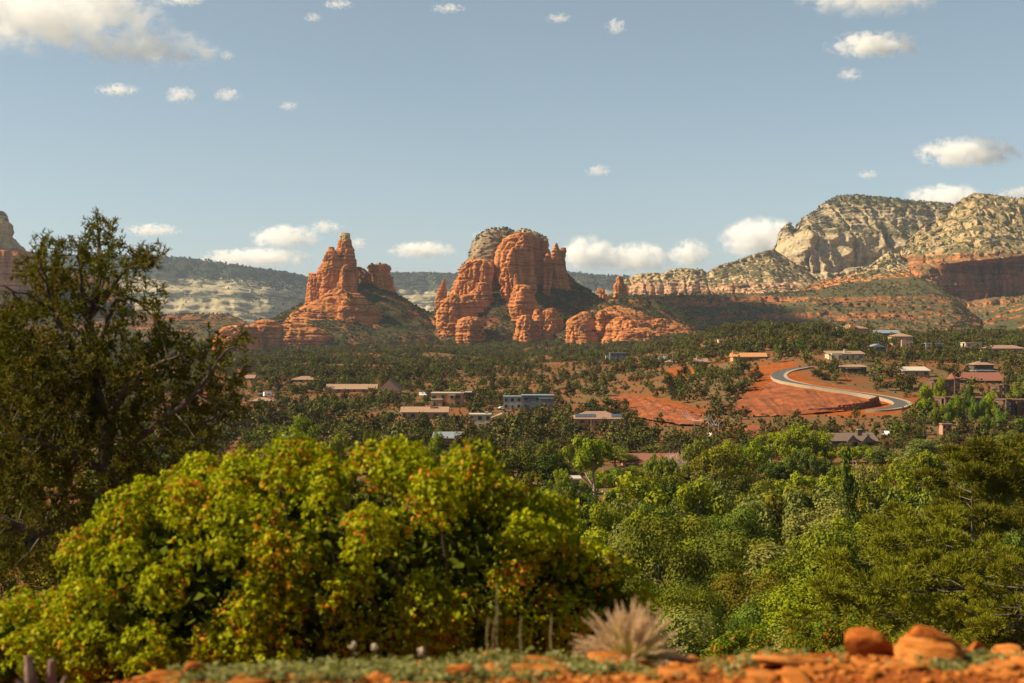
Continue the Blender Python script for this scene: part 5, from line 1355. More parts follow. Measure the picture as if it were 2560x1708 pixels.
tree("olive", 1330, 1172, 280, 66, "slim yellow green tree in front of the tan motel roof", 2)
tree("green", 1385, 1205, 270, 70, "small leafy tree between the two motel roofs", 0)
tree("sage", 1560, 1250, 170, 170, "pale silvery tree above the dark shady tree", 0)
tree("sage", 1760, 1180, 230, 170, "pale silvery poplar at the centre of the grove", 0)
tree("sage", 2010, 1190, 200, 160, "pale silvery poplar left of the tall dark conifer", 1)
tree("green", 1980, 1420, 95, 160, "fresh green tree right of the dark leafy tree", 1)
tree("green", 2300, 1170, 210, 160, "green tree between the conifer and the big pine", 0)
for px, yt, Y, w in [(2312,958,560,46),(2392,985,530,40),(2368,995,520,40),(2440,985,525,38),(2472,978,525,44),(2500,1015,500,44),(2542,950,600,50),(2420,958,560,36),(2350,940,600,36),(2345,1000,515,40),(2462,1030,490,40)]:
    lx = min(((2332,"back brown pueblo block"),(2420,"dark pueblo towers"),(2520,"right edge pueblo blocks")), key=lambda q: abs(q[0]-px))[1]
    tree("lime" if (px // 10) % 2 else "green", px, yt, Y, w, "small green street tree by the " + lx, 0, "small green trees by the " + lx)
cz = {"lime": .12, "green": .30, "sage": .24, "olive": .15, "dark": .19}
ks, pv = list(cz), np.array(list(cz.values())); pv = pv / pv.sum()
def region(px, Y):
    a = "left of the bush" if px < 700 else "behind the bush" if px < 1150 else "by the motel roofs" if px < 1480 else "below the red roof" if px < 1750 else "left of the tall conifer" if px < 2080 else "right of the tall conifer" if px < 2300 else "around the big pine"
    b_ = "front rows" if Y < 140 else "middle rows" if Y < 260 else "back rows"
    return a, b_
def unhide(px, Y, yt):
    """keep a tree low enough not to bury the house behind it"""
    for (hx, hy, hl), (a, b_, y0, y1) in zip(HOUSES, HPLOT):
        if a - 6 < px < b_ + 6 and Y < y1: yt = max(yt, hy - 7)
    return yt
def canopy_top(Y): return np.interp(Y, [55, 90, 130, 200, 300, 380, 450], [1575, 1450, 1345, 1235, 1160, 1115, 1088])
for Y, n in ((430, 32), (385, 28), (340, 25), (295, 22), (255, 20), (215, 18), (180, 16), (150, 14), (124, 13), (104, 11), (88, 10), (74, 9)):
    for i in range(n):
        px = 1040 + (i + r.uniform(.1, .9)) / n * 1650
        yj = Y * r.uniform(.94, 1.06)
        if not place_ok((px-CX)/F*yj, yj, px): continue
        if 1440 < px < 1535 and 240 < yj < 335: continue
        yt = canopy_top(yj) + (r.normal() * 22 + 6) * min(1, 260 / yj + .25)
        if 2055 < px < 2215 and yt < 1108: yt = 1108 + r.random() * 15
        if px < 1500 and yj > 230: yt += np.interp(px, [1100, 1500], [40, 15])
        if 1240 < px < 1370 and 180 < yj < 300: yt = max(yt, 1262)
        yt = unhide(px, yj, yt)
        hm = 11 + 5 * r.random()
        wpx = hm * r.uniform(.7, 1.08) * F / yj * .86
        kind = r.choice(ks, p=pv)
        if px > 2250 and yj < 130: kind = "olive"
        a, b_ = region(px, yj)
        lb = "%s %s %s, %s" % (LOOK[kind], NAMES[kind][1], a, b_)
        tree(kind, px, yt, yj, wpx, lb, None, lb)
for Y, n in ((420, 16), (350, 14), (280, 12), (210, 10), (150, 8), (100, 7), (70, 6)):
    for i in range(n):
        px = -120 + (i + r.uniform(.1, .9)) / n * 1180; yj = Y * r.uniform(.94, 1.06)
        if not place_ok((px-CX)/F*yj, yj, px): continue
        kind = r.choice(["dark", "olive", "green"], p=[.5, .3, .2])
        yt = canopy_top(yj) + np.interp(px, [300, 1000], [20, 42]) + r.normal() * 10
        yt = unhide(px, yj, yt)
        wpx = 10 * r.uniform(.7, 1.1) * F / yj
        a, b_ = region(px, yj); lb = "%s %s %s, %s" % (LOOK[kind], NAMES[kind][1], a, b_)
        tree(kind, px, yt, yj, wpx, lb, None, lb)
# a leafless tree by the red roof
def bare_tree(px, yt, Y, label):
    x = (px-CX)/F*Y; z0 = float(gz(x, Y)); H = (CY-yt)/F*Y - z0
    rr = np.random.default_rng(int(px)); mb = MB(); tips = []
    e_ = empty("bare_tree", (x, Y, z0), 0, label, "bare tree")
    mb.tube([(0,0,0), (.1,0,H*.2), (0,.1,H*.42)], [.28,.22,.16], 6)
    tw = MB()
    for k in range(11):
        a = rr.uniform(0, 6.28); p0 = np.array([0,0,H*rr.uniform(.2,.42)]); d = np.array([math.cos(a)*.5, math.sin(a)*.5, 1.0]) 
        p1 = p0 + d*H*rr.uniform(.2,.3); p2 = p1 + (d + rr.normal(size=3)*.3)*H*.2
        mb.tube([p0,p1,p2], [.12,.08,.04], 4)
        for q in range(26):
            s = p0 + (p2-p0)*rr.uniform(.3,1); dd = rnd_dir(rr,1,1.2)[0]
            tw.tube([s, s+dd*H*.09, s+(dd+rr.normal(size=3)*.3)*H*.17], [.045,.035,.02], 3)
    mb.build("trunk", M_BARETW, e_); tag(tw.build("twigs", M_BARETW, e_), kind="stuff")
bare_tree(1722, 1118, 360, "leafless pale tree in front of the right end of the red roof")
bare_tree(1690, 1126, 362, "smaller leafless pale tree just left of the other bare one")

# garden junipers close against the houses, so that walls rise out of greenery
for (hx, hy, hl), (a, b_, y0, y1) in zip(HOUSES, HPLOT):
    short = hl.split(",")[0]; short = short if len(short.split()) <= 9 else " ".join(short.split()[:9])
    Yh = y1
    for k in range(3 if b_ - a < 60 else 7):
        px = a + (k + r.uniform(.05, .95)) / (3 if b_ - a < 60 else 7) * (b_ - a)
        Yk = Yh - r.uniform(5, 11); z = float(gz((px-CX)/F*Yk, Yk)); top = hy - r.uniform(1, 11 if b_ - a < 100 else 16) * (800 / Yk) * .8
        h = (CY - top) / F * Yk - z
        if h < 1.5: h = r.uniform(1.5, 2.6)
        cm, tm, kd = JM[r.integers(len(JM))]; wv = min(max(h * r.uniform(.9, 1.4), 2.2), 8)
        e_ = empty("juniper_tree", ((px-CX)/F*Yk, Yk, z - .1), r.uniform(0, 6.28), "garden juniper by the " + short, "juniper tree", "garden junipers by the " + short, (wv, wv, h))
        link("crown", cm, e_); link("trunk", tm, e_)

# ---------------------------------------------------------------- pines on the right
def needle_tufts(cent, nrm, n_per, L, Wd, r, spread=0.8):
    k = len(cent); base = np.repeat(cent, n_per, 0); d = np.repeat(nrm, n_per, 0) + r.normal(size=(k * n_per, 3)) * spread
    d /= np.linalg.norm(d, axis=1, keepdims=True) + 1e-9
    s = np.cross(d, rnd_dir(r, len(d))); s /= np.linalg.norm(s, axis=1, keepdims=True) + 1e-9
    LL = L * r.uniform(.6, 1.25, len(d))[:, None]
    V = np.stack([base - s*Wd*.5, base + s*Wd*.5, base + d*LL + s*Wd*.32, base + d*LL - s*Wd*.32], 1).reshape(-1, 3)
    return V, np.arange(4 * len(d)).reshape(-1, 4)

def pine(px, ytop, ybot, wpx, Y, label, mat, seed, ntuft=5200, L=.30, shape="broad", nlobe=70):
    rr = np.random.default_rng(seed)
    x = (px-CX)/F*Y; z0 = float(gz(x, Y)); zt = (CY-ytop)/F*Y; zb = max((CY-ybot)/F*Y, z0+.5)
    H = zt - z0; w = wpx/F*Y/2
    e_ = empty("pine_tree", (x, Y, z0-.1), 0, label, "pine tree")
    C, Rr = [], []
    for k in range(nlobe):
        t = rr.random() ** .85; z = zb + (zt - zb) * (1-t) 
        prof = (min(1, t*2.6+.22) ** .8) * (1 if t < .8 else .85)
        a = rr.uniform(0, 6.28); q = rr.random() ** .45
        C.append((math.cos(a)*w*prof*q, math.sin(a)*w*prof*q, z - z0 - .3)); Rr.append(w*.155*rr.uniform(.6, 1.4)*(.65 + .5*t))
    for k in range(7):
        C.append((rr.normal()*w*.12, rr.normal()*w*.12, H - .5 - k*H*.035)); Rr.append(w*.13*(1+k*.12))
    C, Rr = np.array(C), np.array(Rr)
    p = Rr**2/ (Rr**2).sum(); k = rr.choice(len(Rr), ntuft, p=p); d = rnd_dir(rr, ntuft, .5)
    pos = C[k] + d * (Rr[k] * (.55+.5*rr.random(ntuft)))[:, None] * np.array([1, 1, .5])
    nr = d*.9; nr[:, 2] += .6; nr /= np.linalg.norm(nr, axis=1, keepdims=True)
    V, Fc = needle_tufts(pos, nr, 9, L, L*.10, rr, .4)
    link("crown", mk_mesh("crown", V, Fc, mat), e_)
    mb = MB(); zz_ = np.linspace(0, H*.8, 7); tr = np.stack([np.cumsum(rr.normal(size=7)*.12), np.cumsum(rr.normal(size=7)*.12), zz_], -1)
    mb.tube(tr, np.linspace(.034*H*.55, .03, 7), 8)
    br = MB()
    for c in C:
        if c[2] < H*.22 or rr.random() < .35: continue
        zz0 = max(c[2] - rr.uniform(.1,.5)*Rr.mean(), .3)
        s = np.array([np.interp(zz0, zz_, tr[:,0]), np.interp(zz0, zz_, tr[:,1]), zz0]); m = (s+c)/2 + rr.normal(size=3)*.15
        br.tube([s, m, c], [.045, .03, .01], 4)
        if rr.random() < .25:
            br.tube([m, m+rr.normal(size=3)*w*.1], [.018, .006], 3)
    mb.build("trunk", M_BARK, e_); br.build("branches", M_TWIG, e_)
pine(2440, 1094, 1640, 470, 98, "tall dark pine with layered crown at the right edge", M_PINED, 71, 9000, .42, nlobe=70)
pine(2600, 1090, 1600, 420, 104, "second tall pine half cut off by the right edge", M_PINED, 72, 6500, .42)
pine(2310, 1265, 1660, 560, 62, "broad lighter pine with pale dead twigs in front of the tall dark pine", M_PINE, 73, 13000, .25, nlobe=112)
pine(2540, 1370, 1690, 330, 52, "low pine in the bottom right corner behind the rocks", M_PINE, 74, 6000, .22)
pine(2080, 1440, 1660, 230, 58, "young pine left of the broad lighter pine", M_PINE, 75, 4500, .22)

# small sumac bushes behind the boulders
M_SUM2 = leaf_mat("sumac_small_leaves", [(0.085, 0.125, 0.012), (0.12, 0.155, 0.013), (0.155, 0.165, 0.015)], trans=0.3, objvar=0.12, accent=(0.34, 0.11, 0.02), acc_scale=2.5, acc_amt=0.27)
def small_bush(px, ytop, ybot, wpx, Y, label, seed):
    rr = np.random.default_rng(seed); x = (px-CX)/F*Y; zt = (CY-ytop)/F*Y; zb = (CY-ybot)/F*Y; H = zt-zb; w = wpx/F*Y/2
    e_ = empty("sumac_bush", (x, Y, zb), 0, label, "bush")
    C, Rr = crown_lobes(rr, 46, w*.9, H*.5, H*.45, min(w, H)*.2, -.9)
    V, Fc = lobes_leaves(C, Rr, 8000, .09, rr, squash=.85, out=1.3, asp=.6)
    link("crown", mk_mesh("crown", V, Fc, M_SUM2), e_)
    mb = MB(); g0 = float(gz(x, Y)) - zb
    for c in C[:14]: mb.tube([(c[0]*.2, c[1]*.2, g0-.1), (c[0]*.5, c[1]*.5, c[2]*.5), tuple(c)], [.04, .03, .01], 4)
    mb.build("stems", M_BARK, e_)
small_bush(2140, 1535, 1680, 360, 36, "orange tipped green bush behind the two orange boulders", 81)
small_bush(1850, 1585, 1690, 220, 34, "low yellow green bush left of the orange boulders", 82)
small_bush(2290, 1550, 1690, 240, 40, "green sumac clump peeking between and behind the boulders", 83)

# ---------------------------------------------------------------- the big sumac bush
M_SUMAC = leaf_mat("sumac_leaves", [(0.125, 0.155, 0.004), (0.195, 0.222, 0.005), (0.29, 0.288, 0.006), (0.235, 0.255, 0.005)], trans=0.26, gloss=.003, objvar=0.05, accent=(0.42, 0.125, 0.015), acc_scale=2.4, acc_amt=0.24, tcol=1.45)
def big_bush():
    rr = np.random.default_rng(91); Y = 12.6
    base = np.array([(850-CX)/F*Y, Y, float(gz((850-CX)/F*Y, Y))])
    E = [(880, 1430, 470, 280, 1.5, 0.0), (510, 1490, 290, 265, 1.3, -.2), (620, 1410, 330, 235, 1.3, .2), (1160, 1465, 290, 215, 1.3, .15), (1420, 1505, 190, 135, .9, .2),
         (325, 1585, 200, 215, 1.2, -.4), (80, 1645, 190, 140, .9, -.5), (700, 1620, 420, 130, 1.0, -.5)]
    C, Rr = [], []
    def inside(p, skip):
        for j, (ex, ey, rx, ry, rd, dy) in enumerate(E):
            if j == skip: continue
            q = ((p[0]-ex)/rx)**2 + ((p[2]-ey)/ry)**2 + ((p[1]-Y-dy)/rd)**2
            if q < .8: return True
        return False
    for j, (ex, ey, rx, ry, rd, dy) in enumerate(E):
        n = int(rx * ry / 620)
        for k in range(n):
            d = rnd_dir(rr, 1)[0]
            q = .84 + .3 * rr.random()
            p = (ex + d[0]*rx*q, Y + dy + d[1]*rd*q, ey - d[2]*ry*q)
            if inside(p, j): continue
            if p[2] > 1690: continue
            # the dark hollow low on the right side stays thin
            if p[0] > 1000 and p[2] > 1560 and rr.random() < .3: continue
            YY = p[1]
            C.append(((p[0]-CX)/F*YY, YY, (CY-p[2])/F*YY)); Rr.append(rr.uniform(.10, .24))
    C, Rr = np.array(C), np.array(Rr)
    # leaves hang in small drooping sprays on every clump
    nsp = 23000
    p = Rr**2; p /= p.sum(); k = rr.choice(len(Rr), nsp, p=p)
    d = rnd_dir(rr, nsp, .35)
    pos = C[k] + d * (Rr[k] * (.6 + .5*rr.random(nsp)))[:, None]
    lv = 5
    b_ = np.repeat(pos, lv, 0); dd = np.repeat(d, lv, 0) + rr.normal(size=(nsp*lv, 3)) * .7
    dd /= np.linalg.norm(dd, axis=1, keepdims=True)
    ps = b_ + dd * .035 * rr.uniform(.5, 1.4, len(b_))[:, None]; ps[:, 2] -= .02 * rr.random(len(b_))
    nr = np.repeat(d, lv, 0)*.9 + rr.normal(size=(len(b_), 3)) * .6; nr[:, 2] += .35
    V, Fc = leaf_quads(ps, nr, .05*rr.uniform(.6, 1.35, len(b_)), .03*rr.uniform(.7, 1.3, len(b_)), rr, fold=.2, droop=.6)
    # the heart of the bush: its shade is painted in with a darker leaf colour
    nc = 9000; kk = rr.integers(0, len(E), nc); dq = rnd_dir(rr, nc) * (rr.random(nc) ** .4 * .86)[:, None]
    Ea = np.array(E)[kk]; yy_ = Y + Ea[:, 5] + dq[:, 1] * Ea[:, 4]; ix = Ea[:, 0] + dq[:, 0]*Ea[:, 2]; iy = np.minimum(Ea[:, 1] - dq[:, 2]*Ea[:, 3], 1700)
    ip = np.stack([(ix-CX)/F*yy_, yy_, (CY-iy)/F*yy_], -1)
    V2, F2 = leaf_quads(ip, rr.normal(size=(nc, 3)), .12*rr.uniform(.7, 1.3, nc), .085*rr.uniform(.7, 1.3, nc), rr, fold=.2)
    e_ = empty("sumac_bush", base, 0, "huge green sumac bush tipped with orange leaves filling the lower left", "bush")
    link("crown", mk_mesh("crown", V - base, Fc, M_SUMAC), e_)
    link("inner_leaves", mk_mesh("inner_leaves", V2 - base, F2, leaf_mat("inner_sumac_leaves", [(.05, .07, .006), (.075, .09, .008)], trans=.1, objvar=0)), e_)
    mb = MB()
    for i in range(46):
        c = C[rr.integers(len(C))]; x0 = base + np.array([rr.normal()*1.1, rr.normal()*.35, 0]); x0[2] = float(gz(x0[0], x0[1])) - .1
        m = x0*.45 + c*.55 + rr.normal(size=3)*.14
        mb.tube(np.array([x0, x0*.75 + m*.25 + rr.normal(size=3)*.05, m, c]) - base, [.038, .03, .02, .006], 5)
    mb.build("stems", plain("sumac_stems", (.10, .07, .05), .9, .2, 6), e_)
big_bush()

# ---------------------------------------------------------------- the dark pinyon on the left
M_PNEED = leaf_mat("pinyon_needles", [(0.052, 0.056, 0.008), (0.078, 0.078, 0.011), (0.125, 0.112, 0.018), (0.066, 0.066, 0.010)], trans=0.2, objvar=0.04, accent=(.17, .10, .035), acc_scale=1.3, acc_amt=.25)
M_PBARK = plain("pinyon_bark", (0.075, 0.055, 0.042), 0.95, 0.3, 6, bump=.02, bscale=30)
def left_pine():
    rr = np.random.default_rng(101); Y = 22.0
    g0 = P(330, 1560, Y); g0[2] = float(gz(g0[0], Y))
    e_ = empty("pinyon_tree", g0, 0, "tall dark gnarled pinyon pine at the left edge", "pine tree")
    def q(px, py, dy=0): return P(px, py, Y + dy)
    limbs = {
     "trunk": [((330, 1900, 0), .19), ((335, 1600, .1), .17), ((300, 1330, 0), .155), ((265, 1180, -.1), .13), ((262, 1060, 0), .11), ((235, 960, .1), .095), ((232, 870, 0), .08), ((222, 800, 0), .07)],
     "a": [((222, 800, 0), .06), ((236, 755, -.1), .052), ((252, 690, -.1), .042), ((247, 620, 0), .032), ((244, 560, 0), .02), ((243, 528, 0), .008)],
     "b": [((235, 960, .1), .07), ((175, 860, -.4), .055), ((135, 770, -.6), .042), ((112, 690, -.7), .03), ((88, 640, -.6), .014)],
     "c": [((222, 800, 0), .05), ((262, 750, .4), .04), ((300, 690, .5), .03), ((340, 655, .6), .02), ((380, 640, .6), .01)],
     "d": [((235, 900, 0), .055), ((265, 800, .5), .05), ((290, 755, .6), .04), ((330, 745, .7), .03), ((385, 790, .8), .012)],
     "e": [((262, 1060, 0), .07), ((300, 990, -.5), .06), ((350, 930, -.8), .045), ((410, 905, -1.0), .03), ((480, 880, -1.1), .014)],
     "f": [((265, 1180, 0), .075), ((340, 1100, -.6), .06), ((420, 1040, -1.0), .045), ((500, 970, -1.2), .035), ((560, 880, -1.3), .018), ((600, 860, -1.3), .01)],
     "g": [((300, 1330, 0), .11), ((200, 1370, -.3), .09), ((95, 1330, -.5), .07), ((0, 1290, -.6), .05), ((-90, 1240, -.6), .03)],
     "h": [((262, 1060, 0), .06), ((180, 1000, .4), .05), ((100, 960, .7), .035), ((20, 900, .9), .02), ((-60, 860, 1), .01)],
     "i": [((232, 870, 0), .05), ((160, 800, .4), .04), ((90, 740, .7), .025), ((50, 690, .8), .01)],
     "j": [((265, 1180, 0), .06), ((180, 1130, -.6), .05), ((90, 1110, -.9), .035), ((0, 1080, -1), .02)],
     "k": [((300, 1330, 0), .06), ((380, 1260, .6), .05), ((430, 1160, .8), .035), ((460, 1080, .9), .02), ((560, 1030, .9), .01)],
     "l": [((222, 800, 0), .035), ((205, 720, -.3), .03), ((196, 650, -.35), .02), ((205, 610, -.35), .01)],
     "m": [((135, 770, -.6), .03), ((70, 740, -.9), .022), ((10, 720, -1), .012), ((-40, 700, -1), .008)]}
    pts_all = []; mb = MB()
    for nm, l in limbs.items():
        pp = np.array([q(*a) for a, _ in l]); rd = [b for _, b in l]
        n = len(pp); t = np.linspace(0, n-1, n*4)
        fine = np.stack([np.interp(t, range(n), pp[:, i]) for i in range(3)], -1) + rr.normal(size=(len(t), 3)) * .022
        k = np.array([.25, .5, .25]); fine[1:-1] = fine[:-2]*.25 + fine[1:-1]*.5 + fine[2:]*.25
        mb.tube(fine - g0, np.interp(t, range(n), rd), 7); pts_all.append(fine)
    A = np.concatenate(pts_all)
    mb.build("trunk", M_PBARK, e_, smooth=True)
    L = [(245,555,26),(228,590,24),(262,585,28),(215,610,30),(285,610,28),(240,640,36),(275,640,26),(205,650,26),(258,690,34),(95,620,22),(82,650,28),(118,612,22),(125,650,34),(160,632,30),
         (65,690,34),(100,695,42),(150,690,44),(190,700,36),(225,740,46),(150,760,58),(90,760,40),(332,640,26),(365,630,26),(385,655,26),(350,670,26),(310,675,24),(325,715,26),(300,735,24),
         (375,725,22),(395,760,24),(340,770,26),(385,800,26),(300,800,32),(60,800,50),(15,790,40),(-20,850,70),(190,820,54),(110,870,60),(280,850,40),(235,890,46),(395,830,34),(420,850,36),
         (365,880,48),(440,885,44),(490,885,30),(540,868,28),(580,862,24),(610,858,18),(560,900,30),(30,900,70),(-40,960,80),(100,950,66),(180,960,62),(270,950,50),(345,955,60),(420,955,60),(500,950,56),(560,960,40),(600,945,22),
         (20,1030,72),(110,1045,66),(200,1050,60),(300,1050,60),(390,1050,60),(470,1040,54),(540,1035,44),(590,1020,28),(-40,1100,80),(60,1130,70),(150,1140,64),(240,1120,50),(330,1140,56),(420,1120,52),(500,1100,44),
         (0,1220,74),(90,1220,60),(180,1225,54),(280,1220,46),(-40,1320,70),(60,1310,50),(150,1300,50),(-30,1400,60),(40,1400,44),(350,1200,46),(120,1390,40),(220,1290,40)]
    cen, tips = [], []
    for (px, py, rp) in L:
        for k in range(max(3, int(rp * rp / (135 if py < 850 or px > 380 else 88)))):
            a = rr.uniform(0, 6.28); s = rp * .92 * math.sqrt(rr.random())
            tips.append(q(px + math.cos(a)*s, py + math.sin(a)*s, rr.normal()*.75))
    tips = np.array(tips)
    tw = MB(); cn, nn = [], []
    ii = rr.permutation(len(tips))
    for j, i in enumerate(ii):
        t = tips[i]; dd = np.linalg.norm((A - t) * np.array([1, .5, 1]) + np.array([0, 0, 0.25]), axis=1); c = A[np.argmin(dd)]
        v = t - c; ln = np.linalg.norm(v)
        if j % 4 == 0 and ln < 1.0:
            m = c + v*.55 + rr.normal(size=3)*.05
            tw.tube(np.array([c, m, t]) - g0, [.014, .009, .004], 3)
        dv = v / (ln + 1e-6) * .6 + rr.normal(size=3)*.55 + np.array([0, 0, .5]); dv /= np.linalg.norm(dv)
        for s in range(8):
            cn.append(t + dv * (.05 * (s - 3)) + rr.normal(size=3)*.022); nn.append(dv)
    cn, nn = np.array(cn), np.array(nn)
    V, Fc = needle_tufts(cn, nn, 7, .085, .016, rr, .75)
    link("crown", mk_mesh("crown", V - g0, Fc, M_PNEED), e_)
    tag(tw.build("twigs", M_TWIG, e_), kind="stuff")
left_pine()

# ---------------------------------------------------------------- the near ledge: boulders, slabs, weeds, grass
M_NROCK = rock_mat("orange_sandstone", [(0.3, (0.20, 0.052, 0.012)), (0.5, (0.33, 0.088, 0.017)), (0.7, (0.40, 0.12, 0.026))], zs=14, hs=3, bump=0.02, bscale=18, stain=.25)
M_NSLAB = rock_mat("flat_sandstone", [(0.3, (0.20, 0.058, 0.013)), (0.5, (0.34, 0.105, 0.022)), (0.7, (0.43, 0.165, 0.045))], zs=18, hs=5, bump=0.015, bscale=24, stain=.25)
def rock_mesh(name, seed, sx, sy, sz, mat, n=4, ang=.5, flat=0.0, cuts=14):
    import bmesh
    rr = np.random.default_rng(seed); bm = bmesh.new(); bmesh.ops.create_icosphere(bm, subdivisions=n, radius=1.0)
    v = np.array([p.co for p in bm.verts])
    for k in range(cuts):          # chop planar faces for a broken look
        d = rnd_dir(rr, 1)[0]; h = rr.uniform(.5, .85); s = v @ d; v = v - np.where(s > h, (s - h) * (1 - .12), 0)[:, None] * d
    if flat: v[:, 2] = np.clip(v[:, 2], -.6, flat)
    f = fbm(v[:,0]*1.6+seed, v[:,1]*1.6, v[:,2]*1.6, 4, seed); v = v * (1 + .16*ang*f)[:, None]
    v = v * np.array([sx, sy, sz])
    for p, c in zip(bm.verts, v): p.co = c
    me = bpy.data.meshes.new(name); bm.to_mesh(me); bm.free(); me.materials.append(mat)
    me.polygons.foreach_set("use_smooth", np.ones(len(me.polygons), dtype=bool)); return me
def boulder(px0, px1, yt, yb, Y, seed, label, tilt=0.0, nm="boulder", cuts=9):
    w = (px1-px0)/F*Y/2; h = (yb-yt)/F*Y
    me = rock_mesh(nm, seed, w, w*.75, h*.7, M_NROCK, 5, .8, 0.0, cuts)
    c = P((px0+px1)/2, (yt+yb)/2, Y); c[2] = (CY-yt)/F*Y - h*.58
    o = link(nm, me, None, c, 0.2); o.rotation_euler = (0, tilt, 0.4); return tag(o, label, "boulder")
boulder(2078, 2240, 1580, 1660, 7.6, 5, "smooth orange sandstone boulder, left of the pair", .15)
boulder(2246, 2436, 1566, 1684, 7.5, 18, "blocky orange sandstone boulder with a dark broken face, right of the pair", -.05, cuts=7)
boulder(2400, 2475, 1610, 1672, 7.65, 23, "small orange rock leaning behind the blocky boulder", .2, "rock")
boulder(2430, 2560, 1655, 1722, 6.9, 31, "pale pinkish rock in the bottom right corner", .0, "rock")
boulder(2260, 2340, 1680, 1722, 6.5, 37, "small tan rock below the blocky boulder", .1, "rock")
boulder(445, 520, 1660, 1712, 6.75, 43, "rounded orange rock at the left end of the ledge", .1, "rock")
boulder(1090, 1210, 1660, 1722, 6.5, 47, "pinkish orange rock in the bottom centre", -.1, "rock")
SLAB = [rock_mesh("stone", 200+i, 1, .8, .34, M_NSLAB, 2, 1.0, .5) for i in range(9)]
rr = np.random.default_rng(303)
n = 0
while n < 290:
    Y = rr.uniform(5.9, 8.6); px = rr.uniform(-100, 2650)
    if px < 330 + (7.6 - Y) * 60: continue
    x = (px-CX)/F*Y; z = float(gz(x, Y)); s = .036 * math.exp(rr.normal()*.6)
    if px > 1750: s *= 1.25
    o = link("stone", SLAB[rr.integers(9)], GROUND, (x, Y, z + s*.10), rr.uniform(0, 6.28), (s*rr.uniform(1, 1.8), s*1.1, s*rr.uniform(.6, 1.3)))
    o.rotation_euler = (rr.normal()*.14, rr.normal()*.14, rr.uniform(0, 6.28)); n += 1
# gravel
gp = MB(); bx = rock_mesh("gravel_source", 400, 1, .9, .6, M_NSLAB, 1, 1.0); gv = np.array([v.co for v in bx.vertices]); gf = np.array([list(p.vertices) for p in bx.polygons])
VV, FF = [], []
for i in range(5200):
    Y = rr.uniform(5.8, 8.8); px = rr.uniform(250, 2650); x = (px-CX)/F*Y; s = .013*math.exp(rr.normal()*.5)
    a = rr.uniform(0, 6.28); ca, sa = math.cos(a), math.sin(a)
    v = gv * s; v = np.stack([v[:,0]*ca - v[:,1]*sa, v[:,0]*sa + v[:,1]*ca, v[:,2]], -1) + np.array([x, Y, float(0)])
    VV.append(v); FF.append(gf + i*len(gv))
VV = np.concatenate(VV); cz_ = VV.reshape(5200, -1, 3).mean(1); VV[:, 2] += np.repeat(gz(cz_[:, 0], cz_[:, 1]), len(gv)) + .004
tag(link("gravel", mk_mesh("gravel", VV, np.concatenate(FF), M_NSLAB)), "small orange stone chips strewn over the near ledge", None, None, "stuff")
# grey green weeds
M_WEED = leaf_mat("weed_leaves", [(0.085, 0.09, 0.022), (0.14, 0.142, 0.04), (0.25, 0.24, 0.11)], trans=.2, objvar=.0)
PP, NN, LL = [], [], []
for i in range(2600):
    Y = rr.uniform(6.3, 8.4); px = rr.uniform(420, 2560)
    dn = fbm(px/150, Y*1.5, 3, 3, 12) + np.interp(px, [420, 900, 1400, 1700, 2000, 2500], [-.05, .25, .35, .15, -.12, -.3])
    if rr.random() > dn*2 + .35: continue
    x = (px-CX)/F*Y; z = float(gz(x, Y)); k = rr.integers(9, 22); h = rr.uniform(.02, .085)
    d = rnd_dir(rr, k, .8)
    pos = np.array([x, Y, z]) + d * np.array([h*1.1, h*1.1, h]) * rr.uniform(.4, 1, (k, 1)); pos[:, 2] = np.maximum(pos[:, 2], z+.004)
    PP.append(pos); NN.append(d*.5 + np.array([0, -.25, .9])); LL.append(np.full(k, rr.uniform(.02, .042)))
PP, NN, LL = np.concatenate(PP), np.concatenate(NN), np.concatenate(LL)
V, Fc = leaf_quads(PP, NN + rr.normal(size=NN.shape)*.6, LL, LL*.5, rr, fold=.2)
tag(link("weeds", mk_mesh("weeds", V, Fc, M_WEED)), "low grey green weeds growing between the stones of the near ledge", None, None, "stuff")
